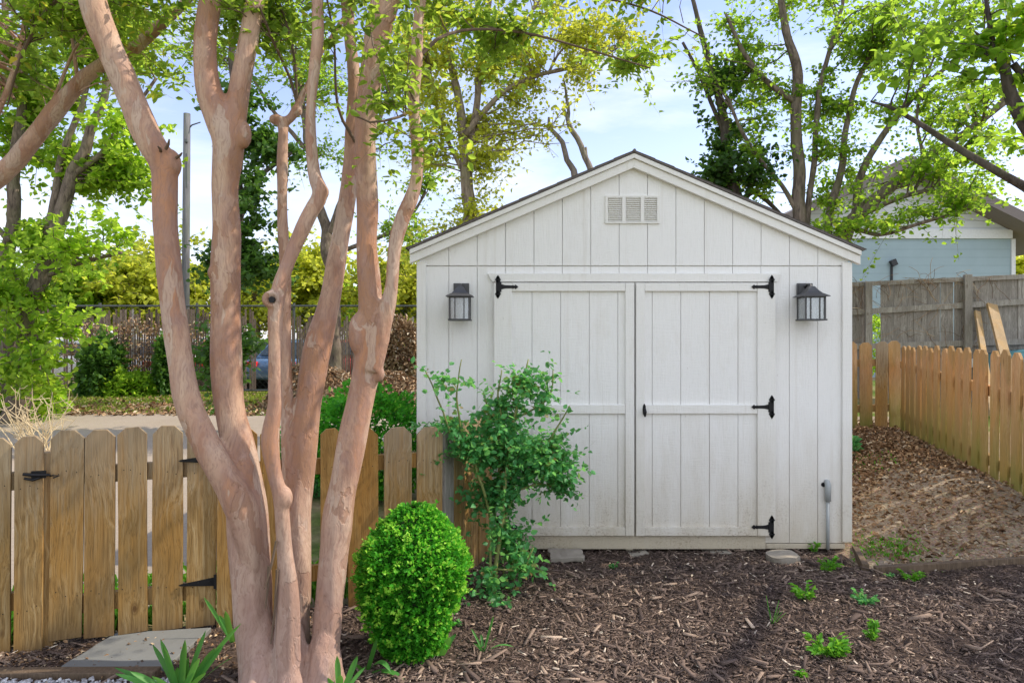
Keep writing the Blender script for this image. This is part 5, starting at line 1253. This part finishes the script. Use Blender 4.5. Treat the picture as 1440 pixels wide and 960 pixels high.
# cars
def make_car(name, X, Y, rot, paint, label, group='cars parked beyond the slatted fence'):
    t = thing(name, (X, Y, ground(X, Y)), label, 'car', group); t.rotation_euler.z = rot
    Ln, Wd = 4.4, 1.78
    low = [(-2.2,.32),(-2.22,.62),(-2.12,.86),(-1.55,.93),(1.1,.95),(2.0,.83),(2.2,.62),(2.2,.34),(1.85,.26),(-1.9,.26)]
    mb = MB(); mb.prism(low, (0,0,0), Vector((1,0,0)), UPV, Vector((0,1,0)), Wd)
    part('body', mb, paint, t, world=False, bevel=.07, smooth=True)
    cab = [(-1.75,.92),(-1.2,1.40),(-.2,1.46),(.45,1.40),(1.25,.94)]
    def taper(mb_):
        return mb_
    mb = MB(); vs = []; 
    for s_ in (-1, 1):
        for x, z in cab: vs.append((x, s_*(Wd/2-.06-(z-.92)*.28), z))
    k = len(cab); mb.add(vs, [tuple(range(k)), tuple(range(2*k-1,k-1,-1))]+[(i, i+k, (i+1)%k+k, (i+1)%k) for i in range(k)]); part('cabin', mb, paint, t, world=False, bevel=.03)
    def yy(z): return Wd/2-.06-(z-.92)*.28+.004
    for s_ in (-1, 1):
        for poly in ([(-1.5,.97),(-1.12,1.33),(-.42,1.38),(-.42,.97)], [(-.34,.97),(-.34,1.38),(.35,1.33),(.98,.97)]):
            mb = MB(); mb.add([(x, s_*yy(z), z) for x, z in poly], [(0,1,2,3)]); part('side_window', mb, 'carglass', t, world=False)
    mb = MB(); mb.add([(1.19,-.72,.985),(1.19,.72,.985),(.53,.60,1.372),(.53,-.60,1.372)], [(0,1,2,3)]); me = mb.mesh('w'); me.transform(Matrix.Translation((.025,0,.012))); part('windscreen', me, 'carglass', t, world=False)
    mb = MB(); mb.add([(-1.71,-.72,.985),(-1.71,.72,.985),(-1.26,.62,1.36),(-1.26,-.62,1.36)], [(0,3,2,1)]); me = mb.mesh('w'); me.transform(Matrix.Translation((-.02,0,.012))); part('rear_window', me, 'carglass', t, world=False)
    for x in (-1.38, 1.38):
        for s_ in (-1, 1):
            w = bpy.data.objects.new('wheel', None); COL.objects.link(w); w.parent = t; w.location = (x, s_*(Wd/2-.09), .32)
            mb = MB(); mb.tube([(0,-.10,0),(0,-.09,0),(0,.09,0),(0,.10,0)], [.27,.32,.32,.27], 24); part('tyre', mb, 'tyre', w, world=False)
            mb = MB(); mb.tube([(0,s_*.08,0),(0,s_*.106,0)], [.2,.19], 16); part('rim', mb, 'rimm', w, world=False)
    for s_ in (-1, 1):
        mb = MB(); mb.box(-2.24, -2.1, s_*.62-.16, s_*.62+.16, .66, .82); part('tail_light', mb, 'red', t, world=False, bevel=.02)
        mb = MB(); mb.box(2.06, 2.215, s_*.62-.17, s_*.62+.17, .60, .74); part('headlight', mb, 'bulb', t, world=False, bevel=.02)
    return t
make_car('parked_car', -13.9, 21.5, .5, 'car_silver', 'silver car with red tail light behind the slats near the maple')
make_car('parked_car', -10.6, 22.3, 1.25, 'car_white', 'white car behind the slats left of the ivy-wrapped tree')
make_car('parked_car', -8.2, 22.0, 1.4, 'car_dark', 'dark car behind the slats at the ivy-wrapped tree')
make_car('parked_car', -6.3, 21.6, 1.3, 'car_blue', 'blue car behind the slats right of the thin stem')
make_car('parked_car', -4.6, 22.2, 1.5, 'car_red', 'red car behind the slats between the leaning stems')
make_car('parked_car', -2.3, 21.6, 1.9, 'car_white', 'white car with red lights behind the slats beside the shed')
make_car('parked_car', 9.35, 10.0, 2.6, 'car_teal', 'teal car edge showing behind the picket fence at the right', 'car by the grey fence')

# blue house
HY = 17.0
def hx(px): return (px-720)/F*HY
def hz(py): return CAMZ-(py-HZ)/F*HY
ho = thing('house', (hx(1260), HY, .5), 'pale blue house with white gable siding behind the grey fence', 'house')
x0, x1 = hx(1085), hx(1421); pk = hx(1258); ze = hz(330); zp = ze+(x1-pk)*.5
mb = MB(); mb.box(x0, x1, HY, HY+7, .2, ze); part('wall', mb, 'bluewall', ho)
mb = MB(); mb.prism([(x0, ze+.003), (x1, ze+.003), (x1, ze+.1), (pk, zp+.1), (x0, ze+(pk-x0)*0+.1)], (0, HY+.02, 0), Vector((1,0,0)), UPV, Vector((0,1,0)), .06); part('gable', mb, 'lap', ho)
mb = MB(); mb.box(x0, x1+.02, HY-.05, HY-.012, ze-.10, ze+.12); part('frieze_board', mb, 'whitetrim', ho)
mb = MB(); mb.box(x1+.002, x1+.10, HY-.04, HY+.12, .3, ze-.11); part('corner_board', mb, 'whitetrim', ho)
rf_ = MB()
for s_, xe in ((-1, x0-.6), (1, x1+1.0)):
    sl = .5 if s_ > 0 else (zp-ze)/(pk-x0)
    vs = []
    for yy_ in (HY-.7, HY+7.6):
        for (x, o) in ((pk, .10), (xe, .10), (xe, .36), (pk, .36)): vs.append((x, yy_, zp-abs(x-pk)*sl+o))
    rf_.add(vs, [(0,1,2,3),(7,6,5,4),(0,4,5,1),(1,5,6,2),(2,6,7,3),(3,7,4,0)])
me = rf_.mesh('roof'); bm = bmesh.new(); bm.from_mesh(me); bmesh.ops.recalc_face_normals(bm, faces=bm.faces); bm.to_mesh(me); bm.free(); part('roof', me, 'soffit', ho)
mb = MB(); mb.box(hx(1228), hx(1380), HY-.045, HY-.012, hz(299), hz(288)) ; 
mb = MB(); mb.tube([(hx(1253), HY-.03, hz(400)), (hx(1253), HY-.03, hz(374))], .03, 8); mb.obox((hx(1254.5), HY-.07, hz(370)), Vector((.06,0,.03)), Vector((0,.05,0)), Vector((-.03,0,.07))); part('meter_conduit', mb, 'wire', ho)
mb = MB()
for (pts_) in ([(1198,398),(1212,388),(1219,378),(1220,366)], [(1225,339),(1258,350),(1290,373)], [(1310,362),(1318,352),(1332,330),(1345,300)]):
    mb.tube([(hx(a), HY-.5, hz(b)) for a, b in pts_], .012, 5)

# grey board fence
gf = thing('board_fence', (6.5, 10.8, .4), 'weathered grey board fence with exposed rails and dead vines', 'fence')
GA = Vector((5.0, 11.25, 0)); GB = Vector((9.6, 10.15, 0)); gd = (GB-GA).normalized(); gn = Vector((gd.y, -gd.x, 0))
def gpt(px): 
    k = (px-720)/F; # X=kY ; Y = 11.25 + m (X-5.0)
    m_ = (GB.y-GA.y)/(GB.x-GA.x); Y = (GA.y-m_*GA.x)/(1-m_*k); return Vector((k*Y, Y, 0))
px = 1150.0; i = 0
while px < 1560:
    step = 8.6+(px-1150)*.006
    if not (1224 < px+step/2 < 1240):
        a, b = gpt(px), gpt(px+step+(.25 if R.random() < .9 else -.9)); m = (a+b)/2; top = toz(399-(px-1200)*.045, m.y)
        mb = MB(); mb.prism([(-(b-a).length/2, 0), ((b-a).length/2, 0), ((b-a).length/2, top-.25+R.uniform(-.04,.02)), (-(b-a).length/2, top-.25+R.uniform(-.04,.02))], (0,0,0), Vector((1,0,0)), UPV, Vector((0,1,0)), .016)
        o = link('board', mb.mesh('board'), 'greyw'); o.parent = gf; o.location = m+UPV*.25-gn*R.uniform(0,.012)-gf.location; o.rotation_euler = (0, R.uniform(-.003,.003), math.atan2(gd.y, gd.x))
    px += step; i += 1
for (za, zb2) in ((400, 389), (439, 424), (487, 480)):
    a = gpt(1160); b = gpt(1550); za2 = toz(za+ (40*(za-zb2)/240), a.y); zb3 = toz(zb2-(110*(za-zb2)/240), b.y)
    mb = MB(); mb.beam(a+gn*.035+UPV*za2, b+gn*.035+UPV*zb3, .04, .09 if za > 405 else .07, UPV); part('rail', mb, 'greyrail', gf)
for (px, pt, w) in ((1219, 397, .10), (1357.5, 386, .105), (1500, 380, .10)):
    a = gpt(px)+gn*.09; mb = MB(); z1 = toz(pt, a.y); mb.obox(a+UPV*(z1/2+.1), gd*w/2, gn*.045, UPV*(z1/2-.1)); part('post', mb, 'greyrail', gf, bevel=.005)
mb = MB()
for i in range(90):   # dead vines hanging over
    px = R.choice([1205, 1218, 1262, 1295, 1300, 1320, 1378, 1350])+R.gauss(0, 9); a = gpt(px)+gn*.075; a.z = toz(400-(px-1200)*.045, a.y)+R.choice([R.uniform(-.02,.06), R.uniform(-.9,.0)])
    p = a; d = Vector((R.gauss(0,.9), R.gauss(0,.1)-.1, R.gauss(-.2,.6))); pts = [p]
    for s_ in range(6): d += Vector((R.gauss(0,.35), R.gauss(0,.15), -.12)); p = p+d.normalized()*R.uniform(.03,.09); pts.append(p)
    mb.tube(pts, .003, 4)
part('dead_vine', mb, 'litter', gf)
for (a, b, w, lab) in (((1368,438),(1384,505), .085, 'narrow new lumber plank leaning on the grey fence by its post'), ((1388,428),(1414,505), .15, 'wider yellow lumber plank leaning on the grey fence')):
    p = gpt(a[0])+gn*.16; p.z = toz(a[1], p.y); q = gpt(b[0])+gn*.75; q.x = (b[0]-720)/F*q.y; s_ = (p-q); zt = ground(q.x, q.y)
    q2 = Vector((q.x, q.y, toz(b[1], q.y))); d_ = (q2-p); q3 = p+d_*((p.z-zt)/(p.z-q2.z)); c = (p+q3)/2
    mb = MB(); mb.beam(p-c, q3-c, w, .04, Vector((0,-1,.4))); o = link('lumber_plank', mb.mesh('plank'), 'fresh', bevel=.003); o.location = c; tag(o, lab, 'plank', 'planks leaning on the grey fence')
# shrub glimpsed through the fence gap
bush('shrub', 'green shrub seen through the missing board of the grey fence', 'shrub', (6.75, 12.6, 1.35), (.25,.3,.55), 900, .07, 'maple', .7, seed=15)

# ================================================================== LIGHT, SKY, CAMERA
SD_ = Vector((.86, .13, .90)).normalized()      # towards the sun
el = math.asin(SD_.z); az = math.atan2(SD_.x, SD_.y)
w = bpy.data.worlds.new("World"); scn.world = w; w.use_nodes = True
nt = w.node_tree; nt.nodes.clear(); t = NT(nt)
sky = t.n('ShaderNodeTexSky', sky_type='NISHITA'); sky.sun_disc = False; sky.sun_elevation = el; sky.sun_rotation = az
sky.air_density = 1.0; sky.dust_density = .6; sky.ozone_density = 1.5
g = t.n('ShaderNodeTexCoord').outputs['Generated']
z = t.sep(g)[2]
yb = t.sep(g)[1]
cl = t.noise(t.mapping(g, (1.2, 1.2, 4.5), (.4, .1, 0)), 1.7, 7, .58, .3)
cm = t.ramp(cl, [(.50, 0), (.72, .8)])
skc = t.mix(1.0, sky.outputs[0], (2.15, 1.85, 1.95), 'MULTIPLY')
haze = t.ramp(z, [(0, .75), (.12, .34), (.35, .03)])
skc = t.mix(haze, skc, (6.8, 7.2, 7.8))
col = t.mix(cm, skc, (8.6, 8.7, 8.9))
rear_fill = t.math('MULTIPLY', t.ramp(t.math('MULTIPLY', yb, -1), [(.1, 0), (.6, 1)]), t.ramp(t.noise(t.mapping(g, (1, 1, 2)), 2.0, 6), [(.3, .75), (.7, 1.0)]))  # unseen sky behind the camera, brightened as added fill for front faces
col = t.mix(rear_fill, col, (9.8, 10.4, 11.4))
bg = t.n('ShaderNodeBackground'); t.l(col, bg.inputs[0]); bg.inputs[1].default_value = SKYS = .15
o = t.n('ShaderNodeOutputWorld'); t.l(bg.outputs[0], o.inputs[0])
ld = bpy.data.lights.new('sun', 'SUN'); ld.energy = 5; ld.angle = math.radians(.6); ld.color = (1, .90, .74)
lo = bpy.data.objects.new('sun', ld); COL.objects.link(lo); lo.rotation_euler = (-SD_).to_track_quat('-Z', 'Y').to_euler(); lo.location = SD_*30
cd = bpy.data.cameras.new('camera'); cam = bpy.data.objects.new('camera', cd); COL.objects.link(cam)
cam.location = (0, 0, CAMZ); cam.rotation_euler = (math.radians(90), 0, 0)
cd.lens = 24; cd.sensor_width = 36; cd.sensor_fit = 'HORIZONTAL'; cd.shift_y = -(480-HZ)/1440; cd.clip_end = 2000; cd.clip_start = .05
scn.camera = cam
scn.view_settings.view_transform = 'Standard'; scn.view_settings.look = 'None'; scn.view_settings.exposure = 0
scn.cycles.use_denoising = True; scn.cycles.max_bounces = 8; scn.cycles.transparent_max_bounces = 8
scn.cycles.sample_clamp_indirect = 6
